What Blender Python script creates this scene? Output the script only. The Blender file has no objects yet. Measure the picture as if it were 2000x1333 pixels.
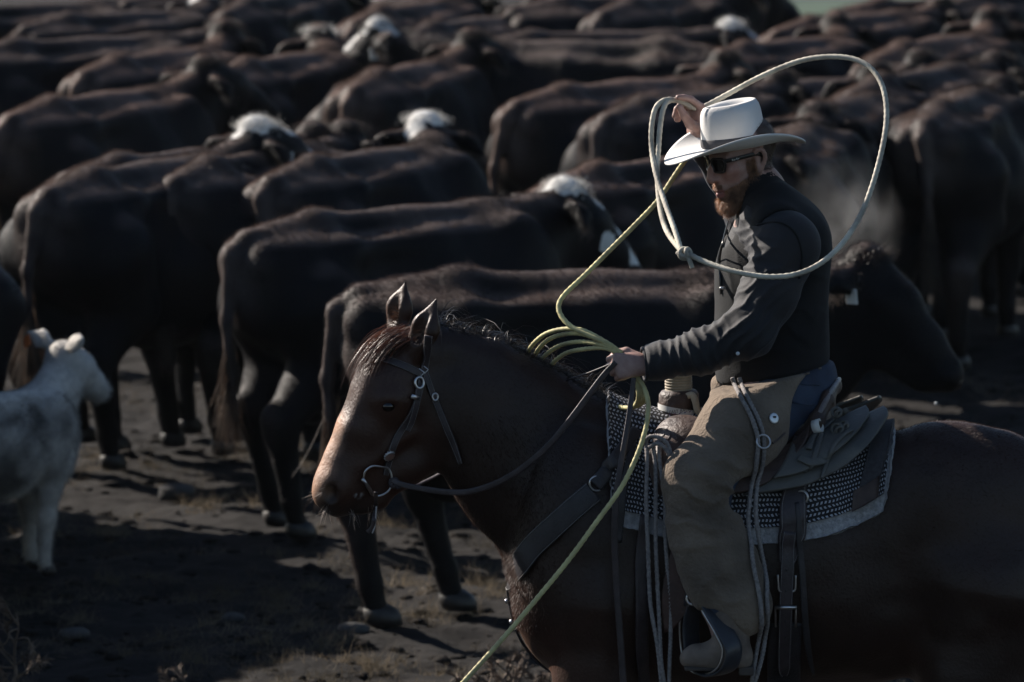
import bpy, bmesh, math, random
import numpy as np
from mathutils import Vector, Matrix
from mathutils.bvhtree import BVHTree
random.seed(7)
RNG = np.random.default_rng(7)
SC = bpy.context.scene
COL = SC.collection
rad = math.radians

# ------------------------------------------------------------------ camera
PITCH = rad(7.35)
CAM = Vector((0.0, -17.0, 3.95))
FPX, CX, CY = 200.0 / 36.0 * 2000.0, 1000.0, 666.5     # the photograph is 2000 px wide
cd = bpy.data.cameras.new('camera')
cd.sensor_width = 36.0; cd.lens = 200.0; cd.clip_start = 0.5; cd.clip_end = 3000.0
cd.dof.use_dof = True; cd.dof.focus_distance = 17.1; cd.dof.aperture_fstop = 4.8
cam = bpy.data.objects.new('camera', cd); COL.objects.link(cam)
cam.location = CAM; cam.rotation_euler = (math.pi / 2 - PITCH, 0, 0)
SC.camera = cam

# ------------------------------------------------------------------ light
SUN_AZ, SUN_EL = rad(36.0), rad(31.0)     # azimuth: degrees behind the picture plane, on the left
SUN_DIR = Vector((-math.cos(SUN_AZ) * math.cos(SUN_EL), math.sin(SUN_AZ) * math.cos(SUN_EL), math.sin(SUN_EL)))
w = bpy.data.worlds.new('World'); SC.world = w; w.use_nodes = True
nt = w.node_tree
sky = nt.nodes.new('ShaderNodeTexSky'); sky.sky_type = 'NISHITA'; sky.sun_disc = False; sky.ozone_density = 2.0; sky.dust_density = .4
sky.sun_elevation = SUN_EL
sky.sun_rotation = math.atan2(SUN_DIR.x, SUN_DIR.y)
bg = nt.nodes['Background']; bg.inputs['Strength'].default_value = 0.05
nt.links.new(sky.outputs[0], bg.inputs[0])
sl = bpy.data.lights.new('sun', 'SUN'); sl.energy = 5.0; sl.angle = rad(0.53); sl.color = (1.0, 0.90, 0.80)
sun = bpy.data.objects.new('sun', sl); COL.objects.link(sun)
sun.rotation_euler = (-SUN_DIR).to_track_quat('-Z', 'Y').to_euler()
sun.location = (-8, 6, 12)
SC.view_settings.view_transform = 'Standard'; SC.view_settings.look = 'None'
SC.view_settings.gamma = 1.0; SC.view_settings.exposure = 1.15
SC.render.engine = 'CYCLES'
SC.cycles.use_denoising = True
SC.cycles.max_bounces = 5; SC.cycles.diffuse_bounces = 2; SC.cycles.glossy_bounces = 2
SC.cycles.transmission_bounces = 3; SC.cycles.volume_bounces = 0; SC.cycles.transparent_max_bounces = 6
SC.cycles.caustics_reflective = False; SC.cycles.caustics_refractive = False

# ------------------------------------------------------------------ photo pixel -> ray -> place
C_F = Vector((0, math.cos(PITCH), -math.sin(PITCH))); C_U = Vector((0, math.sin(PITCH), math.cos(PITCH)))
def ray(px, py):
    return C_F + Vector((1, 0, 0)) * ((px - CX) / FPX) + C_U * ((CY - py) / FPX)
def P(px, py, Y=0.0):
    d = ray(px, py); return CAM + d * ((Y - CAM.y) / d.y)
def PZ(px, py, z=0.0):
    d = ray(px, py); return CAM + d * ((z - CAM.z) / d.z)
PX = 1.0 / 648.0                                        # one photo pixel in metres at the rider

# ------------------------------------------------------------------ noise
_H = np.random.default_rng(3).random(4096).astype(np.float32)
def vnoise(p, scale=1.0, seed=0):
    q = np.asarray(p, np.float32) * scale + seed * 17.31
    i = np.floor(q).astype(np.int64); f = q - i; f = f * f * (3 - 2 * f)
    def h(a, b, c): return _H[(a * 73856093 ^ b * 19349663 ^ c * 83492791) & 4095]
    r = 0
    for dx in (0, 1):
        for dy in (0, 1):
            for dz in (0, 1):
                wt = (f[:, 0] if dx else 1 - f[:, 0]) * (f[:, 1] if dy else 1 - f[:, 1]) * (f[:, 2] if dz else 1 - f[:, 2])
                r = r + wt * h(i[:, 0] + dx, i[:, 1] + dy, i[:, 2] + dz)
    return r * 2 - 1

# ------------------------------------------------------------------ smooth solid modelling: blended cones and ellipsoids -> one continuous skin
def V3(*a): return np.array(a, float)
class Solid:
    def __init__(s): s.p = []
    def cone(s, a, b, ra, rb, k=.03, op=1, sq=None):
        s.p.append(('c', np.array(a, float), np.array(b, float), ra, rb, k, op, sq)); return s
    def chain(s, pts, k=.03, sq=None, op=1):
        for (a, ra), (b, rb) in zip(pts[:-1], pts[1:]): s.cone(a, b, ra, rb, k, op, sq)
        return s
    def ell(s, c, r, k=.03, op=1, R=None):
        s.p.append(('e', np.array(c, float), np.array(r, float), None if R is None else np.array(R, float), k, op)); return s
    def cut(s, p0, n, k=.01):                            # remove everything on the side n points to
        n = np.array(n, float); s.p.append(('h', np.array(p0, float), n / np.linalg.norm(n), k)); return s
    def bounds(s):
        lo = np.full(3, 1e9); hi = -lo
        for q in s.p:
            if q[0] == 'c' and q[6] > 0:
                m = max(q[3], q[4]) * (max(1, q[7][1]) if q[7] else 1)
                lo = np.minimum(lo, np.minimum(q[1], q[2]) - m); hi = np.maximum(hi, np.maximum(q[1], q[2]) + m)
            if q[0] == 'e' and q[5] > 0:
                m = q[2].max() if q[3] is not None else q[2]
                lo = np.minimum(lo, q[1] - m); hi = np.maximum(hi, q[1] + m)
        return lo, hi
    def mesh(s, vox, smooth=1):
        ks = [q[5] if q[0] == 'c' else q[4] if q[0] == 'e' else 0 for q in s.p]
        mg = max(ks) * 1.05 + 3 * vox
        lo, hi = s.bounds(); lo = lo - mg; hi = hi + mg
        n = np.ceil((hi - lo) / vox).astype(int) + 1
        ax = [(lo[i] + vox * np.arange(n[i])).astype(np.float32) for i in range(3)]
        F = np.full(n, 0.5, np.float32)
        for q in s.p:
            if q[0] == 'h':
                X, Y, Z = ax[0][:, None, None], ax[1][None, :, None], ax[2][None, None, :]
                d = (X - q[1][0]) * q[2][0] + (Y - q[1][1]) * q[2][1] + (Z - q[1][2]) * q[2][2]
                F[...] = np.maximum(F, d); continue
            if q[0] == 'c':
                m = max(q[3], q[4]) * (max(1, q[7][1]) if q[7] else 1) + mg
                l = np.minimum(q[1], q[2]) - m; h = np.maximum(q[1], q[2]) + m; k, op = q[5], q[6]
            else:
                m = (q[2].max() if q[3] is not None else q[2]) + mg
                l = q[1] - m; h = q[1] + m; k, op = q[4], q[5]
            i0 = np.clip(np.floor((l - lo) / vox).astype(int), 0, n); i1 = np.clip(np.ceil((h - lo) / vox).astype(int) + 1, 0, n)
            if (i1 <= i0).any(): continue
            sl_ = tuple(slice(a, b) for a, b in zip(i0, i1))
            X = ax[0][sl_[0]][:, None, None] - q[1][0]; Y = ax[1][sl_[1]][None, :, None] - q[1][1]; Z = ax[2][sl_[2]][None, None, :] - q[1][2]
            if q[0] == 'c':
                ba = (q[2] - q[1]).copy(); fac = 1.0
                if q[7] is not None:
                    nv = np.array(q[7][0], float); nv /= np.linalg.norm(nv); f_ = q[7][1]
                    e = (X * nv[0] + Y * nv[1] + Z * nv[2]) * (1 / f_ - 1)
                    X = X + nv[0] * e; Y = Y + nv[1] * e; Z = Z + nv[2] * e
                    ba = ba + nv * (ba @ nv) * (1 / f_ - 1); fac = min(1.0, f_)
                L2 = max(ba @ ba, 1e-12)
                t = np.clip((X * ba[0] + Y * ba[1] + Z * ba[2]) / L2, 0, 1)
                d = np.sqrt((X - t * ba[0]) ** 2 + (Y - t * ba[1]) ** 2 + (Z - t * ba[2]) ** 2) - (q[3] + t * (q[4] - q[3]))
                d = d * (fac ** .5)
            else:
                r = q[2]
                if q[3] is not None:
                    R = q[3]; A = X * R[0, 0] + Y * R[1, 0] + Z * R[2, 0]; B = X * R[0, 1] + Y * R[1, 1] + Z * R[2, 1]; D = X * R[0, 2] + Y * R[1, 2] + Z * R[2, 2]
                else: A, B, D = X, Y, Z
                k0 = np.sqrt((A / r[0]) ** 2 + (B / r[1]) ** 2 + (D / r[2]) ** 2)
                k1 = np.sqrt((A / r[0] ** 2) ** 2 + (B / r[1] ** 2) ** 2 + (D / r[2] ** 2) ** 2)
                d = k0 * (k0 - 1) / np.maximum(k1, 1e-6)
            a = F[sl_]
            if op > 0:
                hh = np.clip(.5 + .5 * (d - a) / k, 0, 1); F[sl_] = d + (a - d) * hh - k * hh * (1 - hh)
            else:
                d = -d; hh = np.clip(.5 - .5 * (d - a) / k, 0, 1); F[sl_] = d + (a - d) * hh + k * hh * (1 - hh)
        return nets(F, lo, vox, smooth)
def nets(F, lo, vox, smooth):
    ins = F < 0
    c = [ins[dx:ins.shape[0] - 1 + dx, dy:ins.shape[1] - 1 + dy, dz:ins.shape[2] - 1 + dz] for dx in (0, 1) for dy in (0, 1) for dz in (0, 1)]
    sm = sum(x.astype(np.int8) for x in c); act = (sm > 0) & (sm < 8)
    idx = np.argwhere(act); N = len(idx)
    vid = np.full(act.shape, -1, np.int32); vid[act] = np.arange(N)
    acc = np.zeros((N, 3)); cnt = np.zeros(N)
    corners = [(dx, dy, dz) for dx in (0, 1) for dy in (0, 1) for dz in (0, 1)]
    val = {cn: F[idx[:, 0] + cn[0], idx[:, 1] + cn[1], idx[:, 2] + cn[2]] for cn in corners}
    for a in corners:
        for ax_ in range(3):
            if a[ax_] == 0:
                b = list(a); b[ax_] = 1; b = tuple(b)
                fa, fb = val[a], val[b]; m = (fa < 0) != (fb < 0)
                t = fa[m] / (fa[m] - fb[m])
                p = np.tile(np.array(a, float), (m.sum(), 1)); p[:, ax_] = t
                acc[m] += p; cnt[m] += 1
    V = lo + vox * (idx + acc / cnt[:, None])
    Q = []
    for ax_ in range(3):
        s0 = [slice(None)] * 3; s1 = [slice(None)] * 3; s0[ax_] = slice(0, -1); s1[ax_] = slice(1, None)
        a, b = ins[tuple(s0)], ins[tuple(s1)]
        e = np.argwhere(a != b)
        o1, o2 = [(1, 2), (2, 0), (0, 1)][ax_]
        e = e[(e[:, o1] > 0) & (e[:, o2] > 0) & (e[:, o1] < F.shape[o1] - 1) & (e[:, o2] < F.shape[o2] - 1)]
        def g(d1, d2):
            q = e.copy(); q[:, o1] -= d1; q[:, o2] -= d2; return vid[q[:, 0], q[:, 1], q[:, 2]]
        quad = np.stack([g(1, 1), g(0, 1), g(0, 0), g(1, 0)], 1)
        fl = ~ins[e[:, 0], e[:, 1], e[:, 2]]
        quad[fl] = quad[fl][:, ::-1]
        Q.append(quad)
    Q = np.concatenate(Q)
    for _ in range(smooth):
        A = np.zeros_like(V); n_ = np.zeros(len(V))
        for i in range(4):
            a, b = Q[:, i], Q[:, (i + 1) % 4]
            for u, v in ((a, b), (b, a)):
                for ch in range(3): A[:, ch] += np.bincount(u, V[v, ch], len(V))
                n_ += np.bincount(u, minlength=len(V))
        V = V * .5 + .5 * A / np.maximum(n_, 1)[:, None]
    return V, Q
def vnormals(V, Q):
    n = np.cross(V[Q[:, 2]] - V[Q[:, 0]], V[Q[:, 3]] - V[Q[:, 1]])
    N = np.zeros_like(V)
    for i in range(4):
        for ch in range(3): N[:, ch] += np.bincount(Q[:, i], n[:, ch], len(V))
    return N / np.maximum(np.linalg.norm(N, axis=1), 1e-9)[:, None]

# ------------------------------------------------------------------ mesh and object helpers
def quad_mesh(name, V, Q, smooth=True):
    me = bpy.data.meshes.new(name); k = Q.shape[1]
    me.vertices.add(len(V)); me.vertices.foreach_set('co', np.asarray(V, np.float32).ravel())
    me.loops.add(Q.size); me.loops.foreach_set('vertex_index', np.asarray(Q, np.int32).ravel())
    me.polygons.add(len(Q)); me.polygons.foreach_set('loop_start', np.arange(0, Q.size, k, dtype=np.int32))
    me.update(calc_edges=True)
    me.polygons.foreach_set('use_smooth', np.full(len(Q), smooth)); me.update()
    return me
def set_attr(me, name, val):
    val = np.asarray(val, np.float32)
    if val.ndim == 1:
        a = me.attributes.new(name, 'FLOAT', 'POINT'); a.data.foreach_set('value', val)
    else:
        a = me.attributes.new(name, 'FLOAT_COLOR', 'POINT')
        a.data.foreach_set('color', np.concatenate([val, np.ones((len(val), 1), np.float32)], 1).ravel())
class MB:                                                # collects shapes into one mesh
    def __init__(s): s.v = []; s.f = []; s.sm = []
    def add(s, V, F, smooth=True):
        o = len(s.v); s.v += [tuple(map(float, p)) for p in V]; s.f += [tuple(int(i) + o for i in f) for f in F]; s.sm += [smooth] * len(F); return s
    def tube(s, pts, r, n=10, **k): return s.add(*tube(pts, r, n, **k))
    def box(s, c, size, R=None, bev=0.0):
        bm = bmesh.new(); bmesh.ops.create_cube(bm, size=1.0)
        for v in bm.verts: v.co = Vector((v.co.x * size[0], v.co.y * size[1], v.co.z * size[2]))
        if bev: bmesh.ops.bevel(bm, geom=bm.edges[:], offset=bev, segments=2, profile=.5, affect='EDGES')
        R = Matrix(R).to_3x3() if R is not None else Matrix.Identity(3)
        bm.verts.ensure_lookup_table()
        V = [R @ v.co + Vector(c) for v in bm.verts]; F = [[v.index for v in f.verts] for f in bm.faces]; bm.free()
        return s.add(V, F, False)
    def mesh(s, name):
        me = bpy.data.meshes.new(name); me.from_pydata(s.v, [], s.f); me.update()
        me.polygons.foreach_set('use_smooth', s.sm); me.update(); return me
def ob(name, me, mat, parent=None, kind=None):
    if isinstance(me, MB): me = me.mesh(name)
    o = bpy.data.objects.new(name, me); COL.objects.link(o)
    if not me.materials: me.materials.append(mat)
    if parent is not None:
        o.parent = parent
        o.matrix_parent_inverse = Matrix.Translation(-parent.location)
    if kind: o['kind'] = kind
    return o
def thing(name, label, cat, loc=(0, 0, 0), group=None):
    o = bpy.data.objects.new(name, None); COL.objects.link(o); o.location = loc
    o.empty_display_size = .1
    return tag(o, label, cat, group)
def tag(o, label, cat, group=None):
    o['label'] = label; o['category'] = cat
    if group: o['group'] = group
    return o
def smooth_path(pts, n=8, closed=False):
    p = np.array([tuple(q) for q in pts], float); m = len(p); out = []
    rng_ = range(m if closed else m - 1)
    for i in rng_:
        if closed: a, b, c, d = p[(i - 1) % m], p[i], p[(i + 1) % m], p[(i + 2) % m]
        else: a, b, c, d = p[max(i - 1, 0)], p[i], p[i + 1], p[min(i + 2, m - 1)]
        for t in np.linspace(0, 1, n, endpoint=False):
            out.append(.5 * ((2 * b) + (c - a) * t + (2 * a - 5 * b + 4 * c - d) * t * t + (3 * b - a - 3 * c + d) * t ** 3))
    if not closed: out.append(p[-1])
    return np.array(out)
def frames(p, closed=False):
    T = np.gradient(p, axis=0); T /= np.maximum(np.linalg.norm(T, axis=1), 1e-9)[:, None]
    u = np.cross(T[0], (0, 1, 0)); 
    if np.linalg.norm(u) < .1: u = np.cross(T[0], (1, 0, 0))
    U = []
    for t in T:
        u = u - t * (u @ t); u = u / max(np.linalg.norm(u), 1e-9); U.append(u)
    U = np.array(U); return T, U, np.cross(T, U)
def tube(pts, r, n=10, lobes=0, pitch=.05, amp=.1, closed=False, flat=None, up=None, taper_end=False):
    """tube along a polyline; lobes and pitch lay visible strands; flat=(w,h) makes a strap, up its thickness direction(s)"""
    p = np.array([tuple(q) for q in pts], float); m = len(p)
    T, U, W = frames(p)
    r = np.full(m, r, float) if np.isscalar(r) else np.asarray(r, float)
    if r.shape[0] != m: r = np.interp(np.linspace(0, 1, m), np.linspace(0, 1, len(r)), r)
    if up is not None:
        W = np.array(up, float); W = np.tile(W, (m, 1)) if W.ndim == 1 else W
        W = W - T * (W * T).sum(1)[:, None]; W /= np.maximum(np.linalg.norm(W, axis=1), 1e-9)[:, None]; U = np.cross(W, T)
    s = np.concatenate([[0], np.cumsum(np.linalg.norm(np.diff(p, axis=0), axis=1))])
    V = []; F = []
    for i in range(m):
        for j in range(n):
            th = 2 * math.pi * j / n
            if flat:
                ct, st = math.cos(th), math.sin(th)
                e = .5; x = math.copysign(abs(ct) ** e, ct) * flat[0]; y = math.copysign(abs(st) ** e, st) * flat[1]
                V.append(p[i] + (U[i] * x + W[i] * y) * r[i])
            else:
                rr = r[i] * (1 + amp * math.cos(lobes * (th - 2 * math.pi * s[i] / (pitch * max(lobes, 1)))) if lobes else 1)
                V.append(p[i] + (U[i] * math.cos(th) + W[i] * math.sin(th)) * rr)
    for i in range(m if closed else m - 1):
        k = (i + 1) % m
        for j in range(n): F.append((i * n + j, i * n + (j + 1) % n, k * n + (j + 1) % n, k * n + j))
    if not closed:
        F.append(tuple(range(n))[::-1]); F.append(tuple((m - 1) * n + j for j in range(n)))
    return V, F
def ribbons(roots, dirs, length, width, seg=5, droop=(0, 0, -1), droop_amt=.5, curl=.1, seed=1, wav=0.0):
    """many tapered hair ribbons in one go; returns V, Q"""
    rg = np.random.default_rng(seed); n = len(roots)
    L = np.broadcast_to(length, n)[:, None]; D = dirs / np.linalg.norm(dirs, axis=1)[:, None]
    S = np.cross(D, rg.normal(size=(n, 3))); S /= np.linalg.norm(S, axis=1)[:, None]
    K = rg.normal(size=(n, 3)) * curl; ph = rg.random((n, 1)) * 6.28; dr = np.array(droop, float)
    V = np.zeros((n, seg + 1, 2, 3)); p = roots.copy(); d = D.copy()
    for i in range(seg + 1):
        t = i / seg
        wv = np.broadcast_to(width, n)[:, None] * .5 * (1 - .85 * t)
        V[:, i, 0] = p - S * wv; V[:, i, 1] = p + S * wv
        d = d + (dr * droop_amt + K + S * np.sin(ph + t * 9) * wav) / seg; d /= np.linalg.norm(d, axis=1)[:, None]
        p = p + d * L / seg
    base = np.arange(n)[:, None] * (seg + 1) * 2 + np.arange(seg)[None, :] * 2
    Q = np.stack([base, base + 1, base + 3, base + 2], -1).reshape(-1, 4)
    return V.reshape(-1, 3), Q
def fur(V, Q, n, length, width, flow, lift=.5, jitter=.35, seed=1, wfun=None, ret=False):
    """short single-blade coat hairs over a skin"""
    rg = np.random.default_rng(seed)
    cen = V[Q].mean(1); nor = np.cross(V[Q[:, 2]] - V[Q[:, 0]], V[Q[:, 3]] - V[Q[:, 1]]); ar = np.linalg.norm(nor, axis=1)
    nor = nor / np.maximum(ar, 1e-12)[:, None]; wgt = ar * (wfun(cen, nor) if wfun else 1)
    f = rg.choice(len(Q), n, p=wgt / wgt.sum())
    u = rg.random((n, 2, 1)); q = V[Q[f]]
    p = (q[:, 0] * (1 - u[:, 0]) + q[:, 1] * u[:, 0]) * (1 - u[:, 1]) + (q[:, 3] * (1 - u[:, 0]) + q[:, 2] * u[:, 0]) * u[:, 1]
    N = nor[f]; D = flow(p) if callable(flow) else np.tile(np.array(flow, float), (n, 1))
    D = D - N * (D * N).sum(1)[:, None]; D /= np.maximum(np.linalg.norm(D, axis=1), .2)[:, None]
    D = D + N * lift + rg.normal(size=(n, 3)) * jitter; D /= np.linalg.norm(D, axis=1)[:, None]
    S = np.cross(D, N + rg.normal(size=(n, 3)) * .3); S /= np.maximum(np.linalg.norm(S, axis=1), 1e-6)[:, None]
    ln = (length(p) if callable(length) else np.full(n, length)) * (.6 + .8 * rg.random(n))
    ln = ln[:, None]
    T = np.stack([p - S * width / 2 - N * .001, p + S * width / 2 - N * .001, p + D * ln], 1).reshape(-1, 3)
    if ret: return T, np.arange(3 * n).reshape(-1, 3), f
    return T, np.arange(3 * n).reshape(-1, 3)
def text_mesh(txt, size, depth=.0006):
    cu = bpy.data.curves.new('txt', 'FONT'); cu.body = txt; cu.size = size; cu.extrude = depth; cu.align_x = 'CENTER'; cu.align_y = 'CENTER'; cu.resolution_u = 2
    t = bpy.data.objects.new('txt', cu); COL.objects.link(t); bpy.context.view_layer.update()
    me = bpy.data.meshes.new_from_object(t.evaluated_get(bpy.context.evaluated_depsgraph_get()))
    V = [v.co.copy() for v in me.vertices]; F = [tuple(p.vertices) for p in me.polygons]
    bpy.data.objects.remove(t); bpy.data.curves.remove(cu); bpy.data.meshes.remove(me)
    return V, F
def bvh_of(*vf):
    V = []; F = []
    for v, f in vf:
        o = len(V); V += [tuple(map(float, p)) for p in v]; F += [tuple(int(i) + o for i in q) for q in f]
    return BVHTree.FromPolygons(V, F)
def onto(bvh, px, py, off=0.0, Y=None):
    """the place where the sight line through a photo pixel meets a surface, lifted off it"""
    d = ray(px, py).normalized(); h = bvh.ray_cast(CAM, d)
    if h[0] is None: return P(px, py, Y if Y is not None else 0.0), Vector((0, -1, 0))
    n = h[1]
    if n.dot(d) > 0: n = -n
    return h[0] + n * off, n

# ------------------------------------------------------------------ materials
def mat(name, c1, c2=None, rough=.7, nscale=20.0, detail=4.0, bump=0.0, bscale=None, metal=0.0, spec=.4, sheen=0.0, sheen_col=None, attr=None, coords='Object', contrast=(.35, .65), sub=0.0, transl=0.0, stretch=None, coat=0.0):
    m = bpy.data.materials.new(name); m.use_nodes = True; t = m.node_tree; N = t.nodes; Lk = t.links
    b = N['Principled BSDF']; b.inputs['Roughness'].default_value = rough; b.inputs['Metallic'].default_value = metal
    b.inputs['Specular IOR Level'].default_value = spec
    if sheen:
        b.inputs['Sheen Weight'].default_value = sheen; b.inputs['Sheen Roughness'].default_value = .45
        b.inputs['Sheen Tint'].default_value = (*(sheen_col or c1), 1)
    if sub: b.inputs['Subsurface Weight'].default_value = sub; b.inputs['Subsurface Radius'].default_value = (.012, .005, .003)
    if coat: b.inputs['Coat Weight'].default_value = coat
    tc = N.new('ShaderNodeTexCoord'); src = tc.outputs[coords]
    if stretch:
        mp = N.new('ShaderNodeMapping'); mp.inputs['Scale'].default_value = stretch; Lk.new(src, mp.inputs[0]); src = mp.outputs[0]
    nz = N.new('ShaderNodeTexNoise'); nz.inputs['Scale'].default_value = nscale; nz.inputs['Detail'].default_value = detail; Lk.new(src, nz.inputs['Vector'])
    rp = N.new('ShaderNodeValToRGB'); c2 = c2 or tuple(x * .7 for x in c1)
    rp.color_ramp.elements[0].position = contrast[0]; rp.color_ramp.elements[1].position = contrast[1]
    rp.color_ramp.elements[0].color = (*c2, 1); rp.color_ramp.elements[1].color = (*c1, 1)
    Lk.new(nz.outputs['Fac'], rp.inputs[0]); out = rp.outputs[0]
    if attr:                                             # hide markings stored on the skin, multiplied by the coat noise
        at = N.new('ShaderNodeAttribute'); at.attribute_name = attr
        mx = N.new('ShaderNodeMix'); mx.data_type = 'RGBA'; mx.blend_type = 'MULTIPLY'; mx.inputs[0].default_value = 1.0
        Lk.new(at.outputs['Color'], mx.inputs[6]); Lk.new(out, mx.inputs[7]); out = mx.outputs[2]
    Lk.new(out, b.inputs['Base Color'])
    if bump:
        nb = N.new('ShaderNodeTexNoise'); nb.inputs['Scale'].default_value = bscale or nscale * 4; nb.inputs['Detail'].default_value = 5; Lk.new(src, nb.inputs['Vector'])
        bp = N.new('ShaderNodeBump'); bp.inputs['Strength'].default_value = bump; bp.inputs['Distance'].default_value = .01
        Lk.new(nb.outputs['Fac'], bp.inputs['Height']); Lk.new(bp.outputs[0], b.inputs['Normal'])
    if transl:
        tr = N.new('ShaderNodeBsdfTranslucent'); Lk.new(out, tr.inputs[0]); ms = N.new('ShaderNodeMixShader'); ms.inputs[0].default_value = transl
        Lk.new(b.outputs[0], ms.inputs[1]); Lk.new(tr.outputs[0], ms.inputs[2]); Lk.new(ms.outputs[0], N['Material Output'].inputs[0])
    return m

# ================================================================== ground
gx = np.concatenate([np.linspace(-900, -14, 14), np.linspace(-7, 7, 420), np.linspace(14, 900, 14)])
gy = np.concatenate([np.linspace(-900, -20, 10), np.linspace(-16, -2, 12), np.linspace(0, 14, 420), np.linspace(14.2, 26, 60), np.linspace(30, 1500, 16)])
GX, GY = np.meshgrid(gx, gy, indexing='ij')
gp = np.stack([GX.ravel(), GY.ravel(), np.zeros(GX.size)], 1)
near = np.clip(1 - np.maximum(np.abs(gp[:, 0]) - 6, np.abs(gp[:, 1] - 12) - 13) / 4, 0, 1)
def ground_z(p):
    q = np.stack([p[:, 0], p[:, 1], p[:, 1] * 0], 1)
    return .035 * vnoise(q, 1.1) + .022 * vnoise(q, 3.7, 2) + .014 * vnoise(q, 8.0, 5) + .010 * vnoise(q, 17.0, 7) + .006 * vnoise(q, 34.0, 8) - .02
gp[:, 2] = ground_z(gp) * near - .03 * (1 - near)
ni, nj = GX.shape; I, J = np.meshgrid(np.arange(ni - 1), np.arange(nj - 1), indexing='ij'); b0 = (I * nj + J).ravel()
gq = np.stack([b0, b0 + nj, b0 + nj + 1, b0 + 1], 1)
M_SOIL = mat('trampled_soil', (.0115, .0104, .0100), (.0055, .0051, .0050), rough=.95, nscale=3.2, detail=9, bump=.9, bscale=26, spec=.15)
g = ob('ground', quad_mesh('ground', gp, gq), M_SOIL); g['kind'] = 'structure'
# dry grass and straw trodden into the soil
M_STRAW = mat('dry_grass', (.18, .145, .10), (.055, .047, .034), rough=.8, nscale=1.2, spec=.2, transl=.3)
n = 190000
rt = np.stack([RNG.uniform(-5.5, 5.5, n), 1.2 + 11 * RNG.random(n) ** 1.3, np.zeros(n)], 1)
keep = vnoise(rt, 1.6, 9) + .5 * vnoise(rt, 5, 4) > .12
rt = rt[keep]; n = len(rt); rt[:, 2] = ground_z(rt) - .005
dv = RNG.normal(size=(n, 3)) * .9; dv[:, 2] = np.abs(dv[:, 2]) * .45 + .18
V_, Q_ = ribbons(rt, dv, RNG.uniform(.02, .075, n), .003, seg=2, droop_amt=.15, curl=.4, seed=4)
# standing tufts left by the herd
nt_, nb_ = 460, 50
tc_ = np.stack([RNG.uniform(-4.5, 4.5, nt_), 1.4 + 8.5 * RNG.random(nt_), np.zeros(nt_)], 1)
tc_[:70, 0] = RNG.normal(-.45, .55, 70); tc_[:70, 1] = RNG.normal(4.4, .9, 70)
tr_ = np.repeat(tc_, nb_, 0) + RNG.normal(size=(nt_ * nb_, 3)) * np.array([.035, .035, 0]); tr_[:, 2] = ground_z(tr_) - .005
td_ = RNG.normal(size=(nt_ * nb_, 3)) * .45; td_[:, 2] = 1.0
V2_, Q2_ = ribbons(tr_, td_, np.repeat(RNG.uniform(.04, .11, nt_), nb_) * RNG.uniform(.5, 1.2, nt_ * nb_), .003, seg=3, droop_amt=.7, curl=.6, seed=14)
Q_ = np.concatenate([Q_, Q2_ + len(V_)]); V_ = np.concatenate([V_, V2_])
o = ob('dry_grass', quad_mesh('dry_grass', V_, Q_), M_STRAW, kind='stuff')
o['label'] = 'sparse dry trampled grass and straw over the dark soil'; o['category'] = 'grass'
# clods
M_CLOD = mat('clod_soil', (.018, .016, .0145), (.009, .008, .0075), rough=.95, nscale=30, bump=.6, spec=.1)
ico = bmesh.new(); bmesh.ops.create_icosphere(ico, subdivisions=2, radius=1.0); ico.verts.ensure_lookup_table()
IV = np.array([v.co[:] for v in ico.verts]); IF = np.array([[v.index for v in f.verts] for f in ico.faces]); ico.free()
n = 7000; ct = np.stack([RNG.uniform(-5.5, 5.5, n), 1.5 + 11 * RNG.random(n), np.zeros(n)], 1); ct[:, 2] = ground_z(ct)
sz = .006 + .030 * RNG.random(n) ** 4
CV = (IV[None] * (1 + .12 * RNG.normal(size=(n, len(IV), 1))) * np.array([1.2, 1, .6]) * sz[:, None, None] + ct[:, None]).reshape(-1, 3)
CF = (IF[None] + (np.arange(n) * len(IV))[:, None, None]).reshape(-1, 3)
o = ob('soil_clods', quad_mesh('soil_clods', CV, CF), M_CLOD, kind='stuff'); o['label'] = 'loose dark clods scattered over the trampled soil'; o['category'] = 'soil'
pm = quad_mesh('pasture', np.array([[2.2, 36, -.012], [700, 38, -.012], [700, 1400, -.012], [9, 1400, -.012]], float), np.array([[0, 1, 2, 3]]))
o = ob('pasture', pm, mat('green_pasture', (.030, .060, .034), (.018, .040, .026), rough=.9, nscale=.3)); o['kind'] = 'structure'
# stones one can pick out
M_STONE = mat('field_stone', (.055, .055, .055), (.03, .03, .03), rough=.9, nscale=25, bump=.4)
for (px, py, r, lab) in ((146, 1240, .045, 'pale rounded stone on the bare soil right of the dry weed'), (345, 965, .07, 'flat grey stone on the soil between the calf and the black long-tailed cow'), (1180, 1312, .03, 'small pale stone lying under the dangling yellow rope'), (690, 1232, .05, 'low pale stone beside the hind hooves of the black cow behind the horse'), (455, 1210, .04, 'small flat stone on the bare ground left of the horse head')):
    c = PZ(px, py, .0); V_ = IV * (1 + .22 * vnoise(IV, 1.3, px)[:, None]) * np.array([1.3, 1, .6]) * r
    o = ob('stone', quad_mesh('stone', V_, IF), M_STONE); o.location = (c.x, c.y, r * .1)
    tag(o, lab, 'stone', 'loose stones on the ground')

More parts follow.
